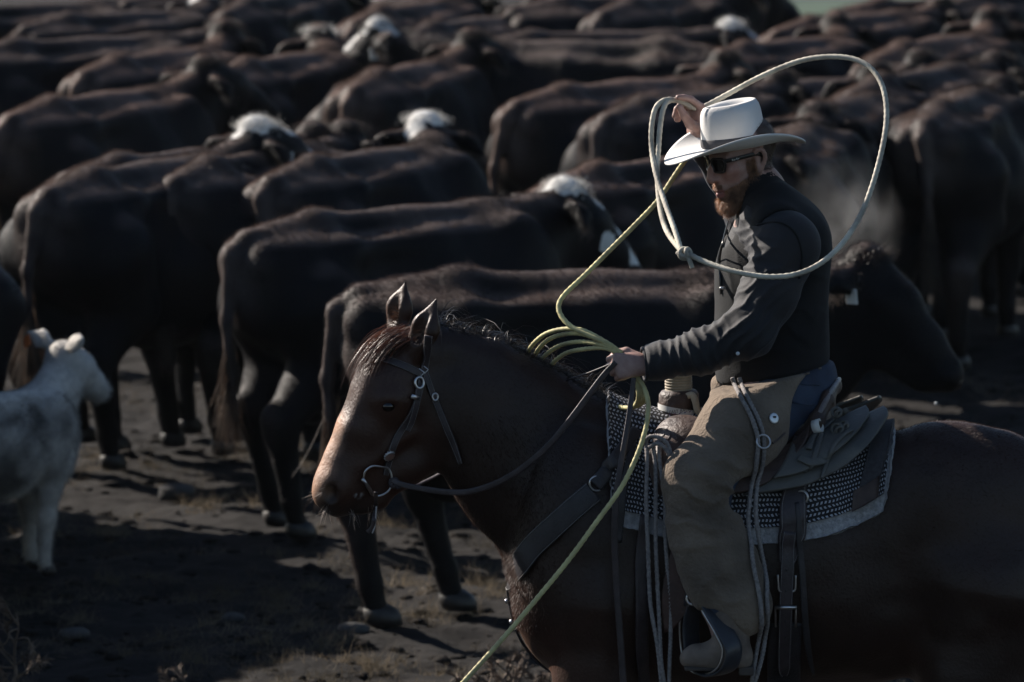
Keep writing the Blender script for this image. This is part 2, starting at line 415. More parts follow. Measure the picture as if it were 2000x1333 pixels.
def weed(px, py, h, nb, seed, label, lean=0):
    rg = np.random.default_rng(seed); c = PZ(px, py, 0); root = thing('dry_weed', label, 'weed', (c.x, c.y, -.02), 'dry weeds in the foreground')
    st = [np.zeros(3)]
    for i in range(7): st.append(st[-1] + np.array([rg.normal() * .012 + lean, rg.normal() * .01, h / 7]))
    st = smooth_path(st, 4); m = MB().tube(st, np.linspace(.010, .003, len(st)), 6); s_ = ob('stem', m, M_WEED); s_.parent = root
    for i in range(nb):
        j = rg.integers(len(st) // 4, len(st) - 2); a = rg.uniform(0, 6.28); l = rg.uniform(.06, .20)
        d = np.array([math.cos(a), math.sin(a) * .7, rg.uniform(.4, 1.0)]); pts = [st[j]]
        for k in range(5): d = d + rg.normal(size=3) * .35; pts.append(pts[-1] + d / np.linalg.norm(d) * l / 5)
        pts = smooth_path(pts, 3); m = MB().tube(pts, np.linspace(.004, .0014, len(pts)), 5)
        tips = np.array(pts[len(pts) // 2:]); V_, Q_ = ribbons(np.repeat(tips, 6, 0), rg.normal(size=(len(tips) * 6, 3)) + d, .035, .006, seg=2, seed=i)
        m.add(V_, Q_); b_ = ob('branch', m, M_WEED); b_.parent = root
M_WEED = mat('weed_stalk', (.16, .12, .09), (.07, .05, .04), rough=.85, nscale=30)
weed(22, 1400, .40, 16, 2, 'tall dry brown weed with curled seed heads left of the pale stone')
weed(370, 1372, .07, 6, 5, 'short dry weed tuft on the bare soil below the black cow herd')
weed(1010, 1372, .15, 12, 8, 'bushy dry weed close to the chest of the bay horse', .004)
weed(1075, 1372, .13, 9, 11, 'thin dry weed against the chest strap of the bay horse')
weed(965, 1385, .10, 8, 14, 'small dry weed near the dangling end of the yellow rope')

# ================================================================== cattle
def coat_mat(name, c1, c2, white=False, brown=(.105, .082, .074)):
    m = mat(name, c1, c2, rough=.55, nscale=6, detail=6, bump=.2, bscale=120, spec=.10, sheen=.0, sheen_col=(.6, .45, .38))
    t = m.node_tree; N = t.nodes; L = t.links; b = N['Principled BSDF']; src = b.inputs['Base Color'].links[0].from_socket
    # brown coat tips, with the sunlit rim of backs and rumps painted in
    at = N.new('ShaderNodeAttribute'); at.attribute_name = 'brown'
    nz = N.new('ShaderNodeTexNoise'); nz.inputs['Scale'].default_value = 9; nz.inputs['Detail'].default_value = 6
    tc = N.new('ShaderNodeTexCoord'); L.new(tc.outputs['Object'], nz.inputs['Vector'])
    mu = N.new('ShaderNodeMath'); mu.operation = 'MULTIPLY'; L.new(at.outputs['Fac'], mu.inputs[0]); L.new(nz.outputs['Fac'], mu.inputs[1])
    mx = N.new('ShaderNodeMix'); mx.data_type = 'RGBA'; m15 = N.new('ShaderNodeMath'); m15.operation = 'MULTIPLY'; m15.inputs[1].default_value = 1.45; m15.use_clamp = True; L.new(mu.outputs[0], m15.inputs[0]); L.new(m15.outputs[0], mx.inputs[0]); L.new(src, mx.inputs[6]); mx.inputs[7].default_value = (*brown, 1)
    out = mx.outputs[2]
    if white:
        a2 = N.new('ShaderNodeAttribute'); a2.attribute_name = 'mark'
        nz2 = N.new('ShaderNodeTexNoise'); nz2.inputs['Scale'].default_value = 22; L.new(tc.outputs['Object'], nz2.inputs['Vector'])
        ad = N.new('ShaderNodeMath'); ad.operation = 'ADD'; L.new(a2.outputs['Fac'], ad.inputs[0]); L.new(nz2.outputs['Fac'], ad.inputs[1])
        rp = N.new('ShaderNodeValToRGB'); rp.color_ramp.elements[0].position = .92; rp.color_ramp.elements[1].position = 1.05; L.new(ad.outputs[0], rp.inputs[0])
        m2 = N.new('ShaderNodeMix'); m2.data_type = 'RGBA'; L.new(rp.outputs[0], m2.inputs[0]); L.new(out, m2.inputs[6]); m2.inputs[7].default_value = (.62, .62, .60, 1); out = m2.outputs[2]
    L.new(out, b.inputs['Base Color']); return m
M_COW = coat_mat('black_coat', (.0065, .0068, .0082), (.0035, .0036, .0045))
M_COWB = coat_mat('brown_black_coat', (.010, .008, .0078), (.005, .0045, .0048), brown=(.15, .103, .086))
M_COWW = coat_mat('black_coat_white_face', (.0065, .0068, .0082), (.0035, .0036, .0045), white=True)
M_FUR = mat('black_coat_hair', (1, 1, 1), (.45, .45, .45), rough=.5, nscale=7, spec=.15, transl=.3, attr='hide')
M_DTUFT = mat('dark_poll_hair', (.05, .036, .03), (.02, .015, .013), rough=.5, nscale=20, transl=.3)
M_EARH = mat('pale_ear_hair', (.11, .085, .07), (.05, .04, .034), rough=.6, nscale=20, transl=.4)
M_TAILH = mat('tail_hair', (.075, .055, .042), (.03, .022, .018), rough=.5, nscale=8, transl=.4)
M_WHAIR = mat('white_hair', (.72, .71, .68), (.5, .49, .46), rough=.6, nscale=20, transl=.3)
M_HOOF = mat('hoof_horn', (.022, .021, .020), (.010, .010, .010), rough=.5, nscale=30)
M_EYE = mat('dark_eye', (.006, .005, .005), rough=.08, spec=.6)
M_TAGW = mat('white_plastic_tag', (.75, .76, .72), rough=.4, nscale=5)
M_TAGY = mat('orange_plastic_tag', (.75, .25, .08), rough=.4, nscale=5, transl=.5)
M_NOSE = mat('wet_nose', (.012, .012, .013), rough=.25, nscale=60, bump=.2)

def cow_solid(pitch=0.0, yaw=0.0, fat=1.0, legs=1.0, stride=0.0, calf=False, tail_sw=0.0, nx=0.0, hpitch=0.0):
    """beef cow, facing +x, feet at z=0, origin under the hips"""
    s = Solid(); zl = .0
    s.chain([(V3(.08, 0, .97), .325 * fat), (V3(.55, 0, .92), .375 * fat), (V3(1.0, 0, .94), .355)], k=.12, sq=((0, 1, 0), .88))
    s.ell((.62, 0, .84), (.44, .36 * fat, .30 * fat), k=.12)
    s.ell((-.14, 0, 1.06), (.32, .27, .27), k=.12)
    s.cone((-.38, 0, 1.275), (.0, 0, 1.315), .045, .055, k=.08); s.cone((.0, 0, 1.315), (1.05, 0, 1.30), .05, .07, k=.10)
    for y in (-1, 1):
        s.cone((.0, 0, 1.265), (.02, y * .20, 1.215), .045, .052, k=.09)                 # hook bones
        s.cone((.02, y * .20, 1.215), (-.34, y * .09, 1.20), .045, .05, k=.09)
        s.cone((.02, y * .195, 1.215), (.55, y * .165, 1.225), .045, .05, k=.07); s.cone((.55, y * .165, 1.225), (1.0, y * .13, 1.23), .05, .06, k=.08)   # edge of the loin
        s.ell((-.37, y * .10, 1.19), (.08, .06, .07), k=.06)                         # pin bones
        s.ell((.28, y * .36, 1.13), (.16, .10, .11), k=.14, op=-1)                   # hollow flank
        d = y * stride
        s.chain([(V3(-.13, y * .15, .98), .235), (V3(-.06 + d * .5, y * .19, .76), .155), (V3(-.28 + d, y * .17, .52), .075), (V3(-.27 + d, y * .165, .47), .07), (V3(-.20 + d * 1.1, y * .16, .17), .045), (V3(-.175 + d * 1.1, y * .16, .075), .046)], k=.04)
        s.ell((-.335 + d, y * .17, .545), (.045, .035, .05), k=.04)                  # point of hock
        s.ell((1.02, y * .20, 1.0), (.20, .13, .33), k=.10)
        s.chain([(V3(1.05, y * .17, .80), .14), (V3(1.02 - d * .5, y * .16, .62), .095), (V3(1.06 - d, y * .155, .40), .062), (V3(1.04 - d, y * .15, .17), .041), (V3(1.065 - d, y * .15, .075), .045)], k=.04)
        s.ell((1.085 - d, y * .155, .415), (.04, .05, .055), k=.03)
    s.ell((1.20, 0, .80), (.20, .15, .22), k=.10)
    if not calf: s.ell((-.02, 0, .60), (.17, .15, .14), k=.06)
    s.chain([(V3(-.38, 0, 1.28), .05), (V3(-.475, 0, 1.22), .038), (V3(-.50 - tail_sw * .3, tail_sw, .95), .026), (V3(-.485 - tail_sw * .3, tail_sw * 1.3, .66), .020)], k=.035)
    piv = V3(1.06, 0, 1.10); cp, sp, cy, sy = math.cos(pitch), math.sin(pitch), math.cos(yaw), math.sin(yaw)
    def R(p, f=1.0):
        q = np.array(p, float) - piv; a, c = pitch * f, yaw * f
        q = V3(q[0] * math.cos(a) - q[2] * math.sin(a), q[1], q[0] * math.sin(a) + q[2] * math.cos(a))
        q = V3(q[0] * math.cos(c) - q[1] * math.sin(c), q[0] * math.sin(c) + q[1] * math.cos(c), q[2]); return q + piv
    side = R(piv + V3(0, 1, 0)) - piv
    s.chain([(R((1.02, 0, 1.08)), .29), (R((1.26 + nx * .5, 0, 1.15), .7), .215), (R((1.45 + nx, 0, 1.22)), .165)], k=.08, sq=(side, .72))
    s.chain([(V3(1.18, 0, .80), .12), (R((1.34 + nx * .6, 0, .96), .8), .11), (R((1.48 + nx, 0, 1.08)), .08)], k=.10, sq=(side, .5))
    ch_, sh_ = math.cos(hpitch), math.sin(hpitch)
    H = lambda x, y, z: R((1.47 + nx + x * ch_ - z * sh_, y, 1.26 + x * sh_ + z * ch_))
    s.chain([(H(.0, 0, .06), .112), (H(.13, 0, -.05), .118), (H(.27, 0, -.165), .092), (H(.37, 0, -.25), .080)], k=.04, sq=(side, .92))
    s.ell(H(.07, 0, -.12), (.13, .095, .125), k=.05); s.cone(H(.05, 0, -.20), H(.30, 0, -.30), .06, .05, k=.05); s.ell(H(.385, 0, -.265), (.065, .085, .058), k=.03)
    s.ell(H(-.005, 0, .135), (.055, .07, .05), k=.05)                                  # poll
    for y in (-1, 1):
        s.ell(H(.10, y * .095, -.01), (.045, .03, .035), k=.03)                         # brow
        e0, e1 = H(-.03, y * .09, .08), H(-.13, y * .285, -.01)
        up = R(piv + V3(.75, 0, .66)) - piv
        m_ = (e0 + e1) / 2; m_ = m_ + (H(0, 0, 1) - H(0, 0, 0)) * .012; s.cone(e0, m_, .034, .066, k=.02, sq=(up, .35)); s.cone(m_, e1, .066, .012, k=.02, sq=(up, .35))
        s.ell(H(.405, y * .035, -.235), (.022, .014, .018), k=.012, op=-1)
    if calf:
        for i, q in enumerate(s.p): pass
    info = dict(H=H, side=side, R=R, tail=V3(-.485 - tail_sw * .3, tail_sw * 1.3, .66), hooves=[V3(-.15 + y * stride * 1.1, y * .16, .035) for y in (-1, 1)] + [V3(1.09 - y * stride, y * .15, .035) for y in (-1, 1)])
    return s, info
def make_cow_data(tagname, vox=.018, nf=38000, **kw):
    s, info = cow_solid(**kw); V, Q = s.mesh(vox, 2); N = vnormals(V, Q)
    V = V + N * (.004 * vnoise(V, 8) + .002 * vnoise(V * np.array([1, 1, .35]), 26, 3))[:, None]
    me = quad_mesh(tagname, V, Q)
    H, R = info['H'], info['R']
    face = np.zeros(len(V))
    for p0, r in ((H(.0, 0, .16), .125), (H(.14, 0, .05), .095), (H(.24, 0, -.06), .09), (H(.36, 0, -.18), .10), (H(.17, -.1, -.10), .07), (H(.17, .1, -.10), .07), (H(-.08, .05, .10), .07)):
        face = np.maximum(face, np.clip(1.25 - np.linalg.norm(V - p0, axis=1) / r, 0, 1))
    set_attr(me, 'mark', face)
    set_attr(me, 'brown', np.clip((N[:, 2] - .60) * 3.2, 0, 1) * np.clip((V[:, 2] - .95) * 5, 0, 1) + .7 * np.clip((-.36 - V[:, 0]) * 8, 0, 1))  # up-facing and rump skin browned, painting the sun on it
    flow = lambda p: np.tile(np.array([-1.0, 0, -.35]), (len(p), 1))
    wf = lambda c, n_: .18 + 1.6 * np.clip(n_[:, 2], 0, 1) ** 2 + .8 * np.clip(-n_[:, 0], 0, 1)
    FV, FF, fi = fur(V, Q, nf, lambda p: .012 + .012 * np.clip(vnoise(p, 5), 0, 1) + .020 * (p[:, 2] > 1.25) * np.clip(.6 + vnoise(p, 7, 5), 0, 1), .0026, flow, lift=.34, jitter=.28, seed=len(tagname), wfun=wf, ret=True)
    info['body'] = me; info['coat'] = quad_mesh('coat_hair', FV, FF, False)
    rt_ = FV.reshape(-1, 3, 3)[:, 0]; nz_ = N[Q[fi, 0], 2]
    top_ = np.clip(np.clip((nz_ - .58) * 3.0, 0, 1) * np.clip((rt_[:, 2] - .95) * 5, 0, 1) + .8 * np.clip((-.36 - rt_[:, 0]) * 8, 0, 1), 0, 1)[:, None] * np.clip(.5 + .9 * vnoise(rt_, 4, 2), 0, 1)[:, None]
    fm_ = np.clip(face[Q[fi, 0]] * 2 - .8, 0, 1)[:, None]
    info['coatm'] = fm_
    fc = np.array([.006, .006, .0072]) * (1 - top_) + np.array([.14, .10, .086]) * top_  # hairs on the sunlit top and rump painted paler
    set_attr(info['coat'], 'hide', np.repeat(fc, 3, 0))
    wc = quad_mesh('coat_hair', FV, FF, False); set_attr(wc, 'hide', np.repeat(fc * (1 - fm_) + .6 * fm_, 3, 0)); info['coatw'] = wc
    n = 420; tr = info['tail'] + RNG.normal(size=(n, 3)) * .012 + np.array([0, 0, .22]) * RNG.random((n, 1))
    tv, tq = ribbons(tr, np.array([0, 0, -1.0]) + RNG.normal(size=(n, 3)) * .10, RNG.uniform(.18, .36, n), .005, seg=5, droop_amt=.6, curl=.25, seed=3, wav=.2)
    info['switch'] = quad_mesh('tail_switch', tv, tq)
    n = 5000; pt = H(.01, 0, .145) + RNG.normal(size=(n, 3)) * np.array([.036, .040, .014])
    tv, tq = ribbons(pt, RNG.normal(size=(n, 3)) + np.array([.3, 0, .9]), RNG.uniform(.008, .018, n), .0035, seg=3, droop_amt=1.6, curl=1.2, seed=5)
    info['poll'] = quad_mesh('poll_tuft', tv, tq)
    for y in (-1, 1):
        e0, e1 = H(-.03, y * .10, .06), H(-.12, y * .27, -.02); u_ = RNG.random((500, 1)); fwd_ = H(1, 0, 0) - H(0, 0, 0)
        er = e0 * (1 - u_) + e1 * u_ + RNG.normal(size=(500, 3)) * .016 + fwd_ * .018 * np.sin(u_ * 3.1)
        tv, tq = ribbons(er, (e1 - e0) * 3 + RNG.normal(size=(500, 3)) * .5 - np.array([0, 0, .5]), RNG.uniform(.02, .05, 500), .003, seg=3, droop_amt=.7, curl=.4, seed=8)
        info['ear%d' % y] = quad_mesh('ear_hair', tv, tq)
    return info
hv = IV * np.array([.078, .058, .062]); hv[:, 2] = np.maximum(hv[:, 2], -.035); hv[:, 0] -= hv[:, 2] * .35; hv[:, 1] *= 1 - .35 * np.exp(-(IV[:, 1] / .15) ** 2) * 0
HOOF = quad_mesh('hoof', hv, IF); EYEB = quad_mesh('eye', IV * .024, IF)
NOSE = quad_mesh('nose', IV * np.array([.030, .055, .038]), IF)
tg = MB().box((0, 0, 0), (.05, .006, .062), bev=.002); TAGM = tg.mesh('ear_tag')
COW = {'level': make_cow_data('body_level', pitch=.0, yaw=.0, stride=.06),
       'broad': make_cow_data('body_broad', pitch=.16, yaw=.18, stride=-.09, fat=1.09, tail_sw=.05),
       'lean': make_cow_data('body_lean', pitch=-.08, yaw=-.12, stride=.11, fat=.95, tail_sw=-.03),
       'up': make_cow_data('body_up', pitch=.22, yaw=-.25, stride=-.05, fat=1.04, tail_sw=.03),
       'left': make_cow_data('body_turned', pitch=.12, yaw=.55, stride=.10, fat=1.02, tail_sw=-.05),
       'low': make_cow_data('body_low', pitch=.08, yaw=-.22, nx=.13, hpitch=-.26, stride=.14, fat=1.03, tail_sw=.04, vox=.014, nf=60000)}
def add_cow(var, loc, heading, label, coat, white=False, tagside=0, tagmat=None, scale=1.0, group='black cattle of the herd'):
    D = COW[var]; root = thing('cow', label, 'cow', loc, group); root.rotation_euler = (0, 0, heading); root.scale = (scale * (1.0 if var == 'low' else .93), scale * (1.0 if var == 'low' else 1.06), scale)
    def part(nm, me, m, p=(0, 0, 0), rot=None, kind=None, par=root):
        o = bpy.data.objects.new(nm, me); COL.objects.link(o); o.parent = par; o.location = p
        if rot is not None: o.rotation_euler = rot
        if not me.materials: me.materials.append(m)
        o.material_slots[0].link = 'OBJECT'; o.material_slots[0].material = m
        if kind: o['kind'] = kind
        return o
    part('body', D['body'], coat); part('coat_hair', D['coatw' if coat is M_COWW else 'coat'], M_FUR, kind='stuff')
    part('tail_switch', D['switch'], M_TAILH, kind='stuff')
    for h in D['hooves']: part('hoof', HOOF, M_HOOF, h)
    for y in (-1, 1): part('eye', EYEB, M_EYE, D['H'](.115, y * .088, -.035))
    part('poll_tuft', D['poll'], M_WHAIR if white else M_DTUFT, kind='stuff')
    part('nose', NOSE, M_NOSE, D['H'](.425, 0, -.275))
    for y in (-1, 1): part('ear_hair', D['ear%d' % y], M_WHAIR if white and coat is not M_COWW else M_EARH, kind='stuff')
    if tagside: part('ear_tag', TAGM, tagmat or M_TAGW, D['H'](-.02, tagside * .19, -.005), (.2, 0, .6 * tagside))
    return root
def place(left, top, hdg, var, label, coat=None, white=False, tagside=0, scale=1.0, tagmat=None):
    s = (top + 767) / 2.6; h = rad(hdg)
    px = left + s * scale * (.47 * abs(math.cos(h)) + .24 * abs(math.sin(h))) if math.cos(h) >= 0 else left
    p = PZ(px, top, 1.345 * scale)
    return add_cow(var, (p.x, p.y, 0), h, label, coat or M_COW, white, tagside, tagmat, scale)
B, BB, W = M_COW, M_COWB, M_COWW
# left edge px, top-of-hip px, heading (0 = to the right, 90 = straight away)
HERD = [
 (652, 545, 3, 'low', 'black cow right behind the horse and rider, head lowered and white ear tag', B, False, -1, 1.0),
 (376, 430, 38, 'level', 'large black cow with grey and white forehead, long tail hanging, left of the horse', W, True, 0, 1.0),
 (-12, 345, 60, 'up', 'black cow with fluffy white poll walking away beyond the white calf', W, True, -1, 1.0),
 (30, 318, 50, 'level', 'black cow hidden but for its back beyond the fluffy white-polled cow', B, False, 0, 1.0),
 (424, 322, 58, 'left', 'brown-backed black cow with white poll and white blotched face', W, True, 0, 1.0),
 (962, 335, 52, 'level', 'black cow with rusty back just beyond the cow with grey forehead', BB, False, 0, 1.0),
 (1085, 205, 56, 'level', 'black cow with its pale tail hanging, in front of the raised hand and rope strands', B, False, 0, 1.0),
 (918, 180, 44, 'level', 'brown-topped black cow standing behind the tan-tailed cow', BB, False, 0, 1.0),
 (600, 150, 70, 'up', 'black cow seen from behind with tan rump and greyish hip line beyond the white-blotched face', BB, False, 0, 1.0),
 (336, 128, 64, 'left', 'brown-rumped black cow with white frosted topline on its raised head', BB, True, 0, 1.0),
 (82, 122, 62, 'level', 'dark brown cow with rounded lit rump, between the frosted-head cow and the frame-edge cows', BB, False, 0, 1.0),
 (-70, 205, 58, 'up', 'black cow with brown back standing at the herd edge beside an ear of its neighbour', BB, False, 0, 1.0),
 (-150, 90, 35, 'level', 'black cow with thin grey-lit back in the far rows near the white-faced one', B, False, 0, 1.0),
 (-20, 38, 40, 'left', 'far black cow with broad white face looking aside', W, True, 1, 1.0),
 (365, 8, 68, 'level', 'far black cow with pale tail line beside the broad white face', B, False, 0, 1.0),
 (615, 25, 66, 'level', 'far brown cow with lit rump above the frosted-head cow', BB, False, 0, 1.0),
 (706, 55, 56, 'level', 'far black cow with tan tail side, behind the arched white-edged head', B, False, 0, 1.0),
 (1290, 92, 176, 'low', 'black cow facing the other way with arched white-edged poll', W, False, 1, 1.0),
 (880, 72, 14, 'level', 'far black cow with big woolly white poll', W, True, 0, 1.0),
 (1095, 8, 58, 'level', 'far black cow with dangling grey tail beyond the woolly white poll', B, False, 0, 1.0),
 (1300, 95, 52, 'left', 'brown-lit black cow with small white ear tag above the hat', BB, False, 1, 1.0),
 (1432, 45, 50, 'level', 'far dark cow with reddish hip under the pale post', BB, False, 0, 1.0),
 (1616, 95, 60, 'level', 'brown-shouldered black cow behind the top right of the rope loop', BB, False, 0, 1.0),
 (1838, 62, 60, 'up', 'tall black cow with thin lit hip line and white shin', B, False, 0, 1.0),
 (1770, -6, 50, 'level', 'far black cow beyond the one with white shin', B, False, 0, 1.0),
 (1290, 175, 40, 'up', 'black cow partly hidden by the white hat', B, False, -1, 1.0),
 (1560, 160, 62, 'level', 'black cow seen through the rope loop behind the hat brim', B, False, 0, 1.0),
 (780, -5, 130, 'up', 'far black cow with white face and red tag at the back of the herd', W, True, 1, 1.0),
 (180, -10, 40, 'level', 'far black cow at the back behind the frosted-head cow', B, False, 0, 1.0),
 (1560, 10, 30, 'level', 'far dark cow before the green pasture strip', BB, False, 0, 1.0),
 (-200, 20, 30, 'level', 'far black cow at the back corner of the herd', B, False, 0, 1.0),
 (940, 5, 25, 'level', 'far black cow behind the woolly white poll', B, False, 0, 1.0),
 (1900, 150, 55, 'level', 'black cow in deep shade beyond the bare ground', B, False, 0, 1.0),
]
for i_, (l, t, h, v, lab, c, wht, ts, sc_) in enumerate(HERD):
    if v == 'level' and i_ > 3: v = ('level', 'broad', 'lean')[i_ % 3]
    if i_ > 11: sc_ = 1.0 + .05 * math.sin(i_ * 2.7)
    place(l, t, h, v, lab, c, wht, ts, sc_)

for (x, y, h) in ((-2.55, 3.3, 226), (-2.60, 5.6, 232), (-2.75, 7.9, 236), (-3.7, 4.6, 228), (-3.8, 6.7, 235), (-3.9, 8.8, 232), (-2.6, 1.2, 228), (-2.5, 6.9, 246), (-3.3, 2.4, 230), (-2.55, 6.1, 240)):   # the herd goes on beside the frame and shades the ground
    add_cow('level', (x, y, 0), rad(h), 'black cow at the near edge of the herd left of the white calf', M_COW, group='cattle at the near herd edge beside the calf')
place(1470, 218, 72, 'broad', 'black cow hidden behind the hat and shoulder of the rider')  # unseen cow added to shade the ground right of the rider
place(1700, 212, 74, 'lean', 'added black cow shading the ground, framed by the lower right of the rope loop')  # cow added to keep sun strips off the bare ground
place(1400, 285, 80, 'level', 'black cow standing hidden behind the rider')  # unseen cow added for its shadow on the ground beyond the rider
place(235, 322, 64, 'level', 'black cow hidden behind the fluffy white-polled cow and the long-tailed cow')
# the pale calf
def calf_data():
    s = Solid()
    s.chain([(V3(-.62, 0, .64), .20), (V3(-.25, 0, .62), .215), (V3(.05, 0, .63), .20)], k=.10, sq=((0, 1, 0), .78))
    s.ell((-.68, 0, .68), (.18, .145, .17), k=.08); s.cone((-.7, 0, .80), (.06, 0, .80), .04, .05, k=.08)
    for y in (-1, 1):
        s.chain([(V3(-.72, y * .09, .62), .135), (V3(-.70, y * .11, .45), .085), (V3(-.80, y * .10, .32), .038), (V3(-.78 + y * .05, y * .10, .08), .025), (V3(-.765 + y * .05, y * .10, .05), .028)], k=.04)
        s.ell((.03, y * .11, .64), (.12, .08, .20), k=.08)
        s.chain([(V3(.04, y * .09, .50), .085), (V3(.03 + y * .02, y * .085, .40), .052), (V3(.04 + y * .05, y * .085, .27), .038), (V3(.03 + y * .06, y * .085, .09), .024), (V3(.042 + y * .06, y * .085, .05), .028)], k=.035)
    s.ell((.14, 0, .56), (.11, .085, .13), k=.08)
    s.chain([(V3(.05, 0, .70), .165), (V3(.20, 0, .84), .115), (V3(.27, .015, .93), .09)], k=.06, sq=((0, 1, 0), .75))
    f = V3(.86, -.14, -.48); f /= np.linalg.norm(f); sd = np.cross((0, 0, 1), f); sd /= np.linalg.norm(sd); u = np.cross(f, sd)
    O = V3(.27, .015, .97); H = lambda x, y, z: O + f * x + sd * y + u * z
    s.chain([(H(0, 0, 0), .092), (H(.10, 0, -.01), .088), (H(.21, 0, -.03), .064), (H(.27, 0, -.04), .058)], k=.035)
    s.ell(H(.07, 0, -.06), (.08, .06, .06), k=.04)
    for y in (-1, 1):
        e0, e1 = H(-.045, y * .06, .045), H(-.115, y * .185, .078); m_ = e0 * .55 + e1 * .45 + u * .006
        s.cone(e0, m_, .022, .044, k=.012, sq=(f, .32)); s.cone(m_, e1, .044, .004, k=.010, sq=(f, .32))
        s.ell(H(-.075, y * .125, .075) + f * .028, (.016, .03, .03), k=.015, op=-1)
    V, Q = s.mesh(.011, 2); N = vnormals(V, Q); V = V + N * (.004 * vnoise(V, 14))[:, None]
    me = quad_mesh('calf_body', V, Q)
    dirty = np.clip(vnoise(V, 4.5, 2) + .6 * vnoise(V, 13, 6) + .1, 0, 1)[:, None] * np.clip((.62 - np.abs(V[:, 2] - .62)) * 2, 0, 1)[:, None] * (V[:, :1] < .25)
    set_attr(me, 'hide', np.array([.54, .52, .48]) * (1 - .85 * dirty))
    hcol = np.array([.54, .52, .48]) * (1 - .85 * dirty)
    FV, FF, fi = fur(V, Q, 60000, lambda p: np.where(p[:, 2] > .85, .010, .024), .0026, (-1, 0, -.7), lift=.5, jitter=.5, seed=8, ret=True)
    cm_ = quad_mesh('calf_coat_hair', FV, FF, False); set_attr(cm_, 'hide', np.repeat(hcol[Q[fi, 0]], 3, 0)); return me, cm_, H
cm, ch, CH = calf_data()
M_CALF = mat('pale_calf_coat', (1, 1, 1), (.75, .75, .76), rough=.75, nscale=30, bump=.5, bscale=90, attr='hide', sheen=.2, sheen_col=(.8, .8, .8))
M_CALFH = mat('pale_calf_hair', (1, 1, 1), (.7, .7, .72), rough=.7, nscale=7, transl=.2, attr='hide')
cp = PZ(66, 1122, 0)
calf = thing('calf', 'dirty white calf with pricked ears standing in front of the black cows', 'calf', (cp.x, cp.y, 0)); calf.rotation_euler = (0, 0, rad(58)); calf.scale = (.89, .89, .89)
def cpart(nm, me, m, p=(0, 0, 0), sc=1, rot=(0, 0, 0), kind=None):
    o = bpy.data.objects.new(nm, me); COL.objects.link(o); o.parent = calf; o.location = p; o.scale = (sc,) * 3; o.rotation_euler = rot
    if not me.materials: me.materials.append(m)
    o.material_slots[0].link = 'OBJECT'; o.material_slots[0].material = m
    if kind: o['kind'] = kind
cpart('body', cm, M_CALF); cpart('coat_hair', ch, M_CALFH, kind='stuff')
for y in (-1, 1):
    cpart('eye', EYEB, M_EYE, CH(.095, y * .062, .015), .8)
    cpart('hoof', HOOF, M_HOOF, (.055 + y * .06, y * .085, .025), .62); cpart('hoof', HOOF, M_HOOF, (-.75 + y * .05, y * .10, .025), .62)
cpart('ear_tag', TAGM, M_TAGY, CH(-.115, .155, .03), .9, (.3, .5, 1.4))

# ================================================================== bay horse
def hp(px, py, y=0.0): return np.array(P(px, py, y)[:])
def hd(px, py, y=0.0):                                   # a point of the head: the head is turned a little towards the viewer
    return hp(px, py, y - max(0.0, (835 - px)) * PX * .26)
LAT = (0, 1, 0)
h_lat = np.array([-.26, .966, 0.0])
s = Solid()
# trunk
s.chain([(hp(1270, 1095), .372), (hp(1450, 1095), .388), (hp(1660, 1080), .372)], k=.11, sq=(LAT, .74))
s.ell(hp(1160, 1085), (.235, .225, .37), k=.14)
s.ell(hp(1100, 1165), (.115, .19, .19), k=.10)
s.chain([(hp(1130, 850), .05), (hp(1220, 868), .05), (hp(1400, 885), .06)], k=.12)
for y in (-1, 1):
    s.ell(hp(1130, 1050, y * .13), (.17, .13, .34), k=.10)          # shoulder
    s.ell(hp(1075, 1185, y * .09), (.085, .085, .13), k=.06)        # breast
    s.ell(hp(1850, 1000, y * .125), (.30, .165, .275), k=.075)      # rump lobe
    s.ell(hp(1960, 1080, y * .15), (.26, .15, .34), k=.10)
    s.chain([(hp(1930, 1150, y * .15), .235), (hp(1905, 1300, y * .17), .16), (hp(2010, 1480, y * .16), .085), (hp(2035, 1560, y * .15), .06), (hp(2010, 1730, y * .15), .043), (hp(1995, 1790, y * .15), .06)], k=.07)
    st = .10 * y
    s.chain([(hp(1180, 1180, y * .14), .17), (hp(1165, 1320, y * .15), .115), (hp(1150 + 260 * st, 1470, y * .15), .075), (hp(1150 + 300 * st, 1540, y * .15), .06), (hp(1155 + 300 * st, 1700, y * .15), .042), (hp(1140 + 300 * st, 1790, y * .15), .06)], k=.06)
s.ell(hp(1700, 1180), (.30, .23, .20), k=.12)
# neck
s.chain([(hp(1128, 970), .287), (hp(1048, 903), .250), (hp(988, 842), .211), (hp(917, 779), .166), (hp(862, 737), .124)], k=.06, sq=(LAT, .50))
s.chain([(hp(1165, 838), .05), (hp(1060, 776), .05), (hp(960, 712), .045), (hp(870, 668), .04)], k=.06)
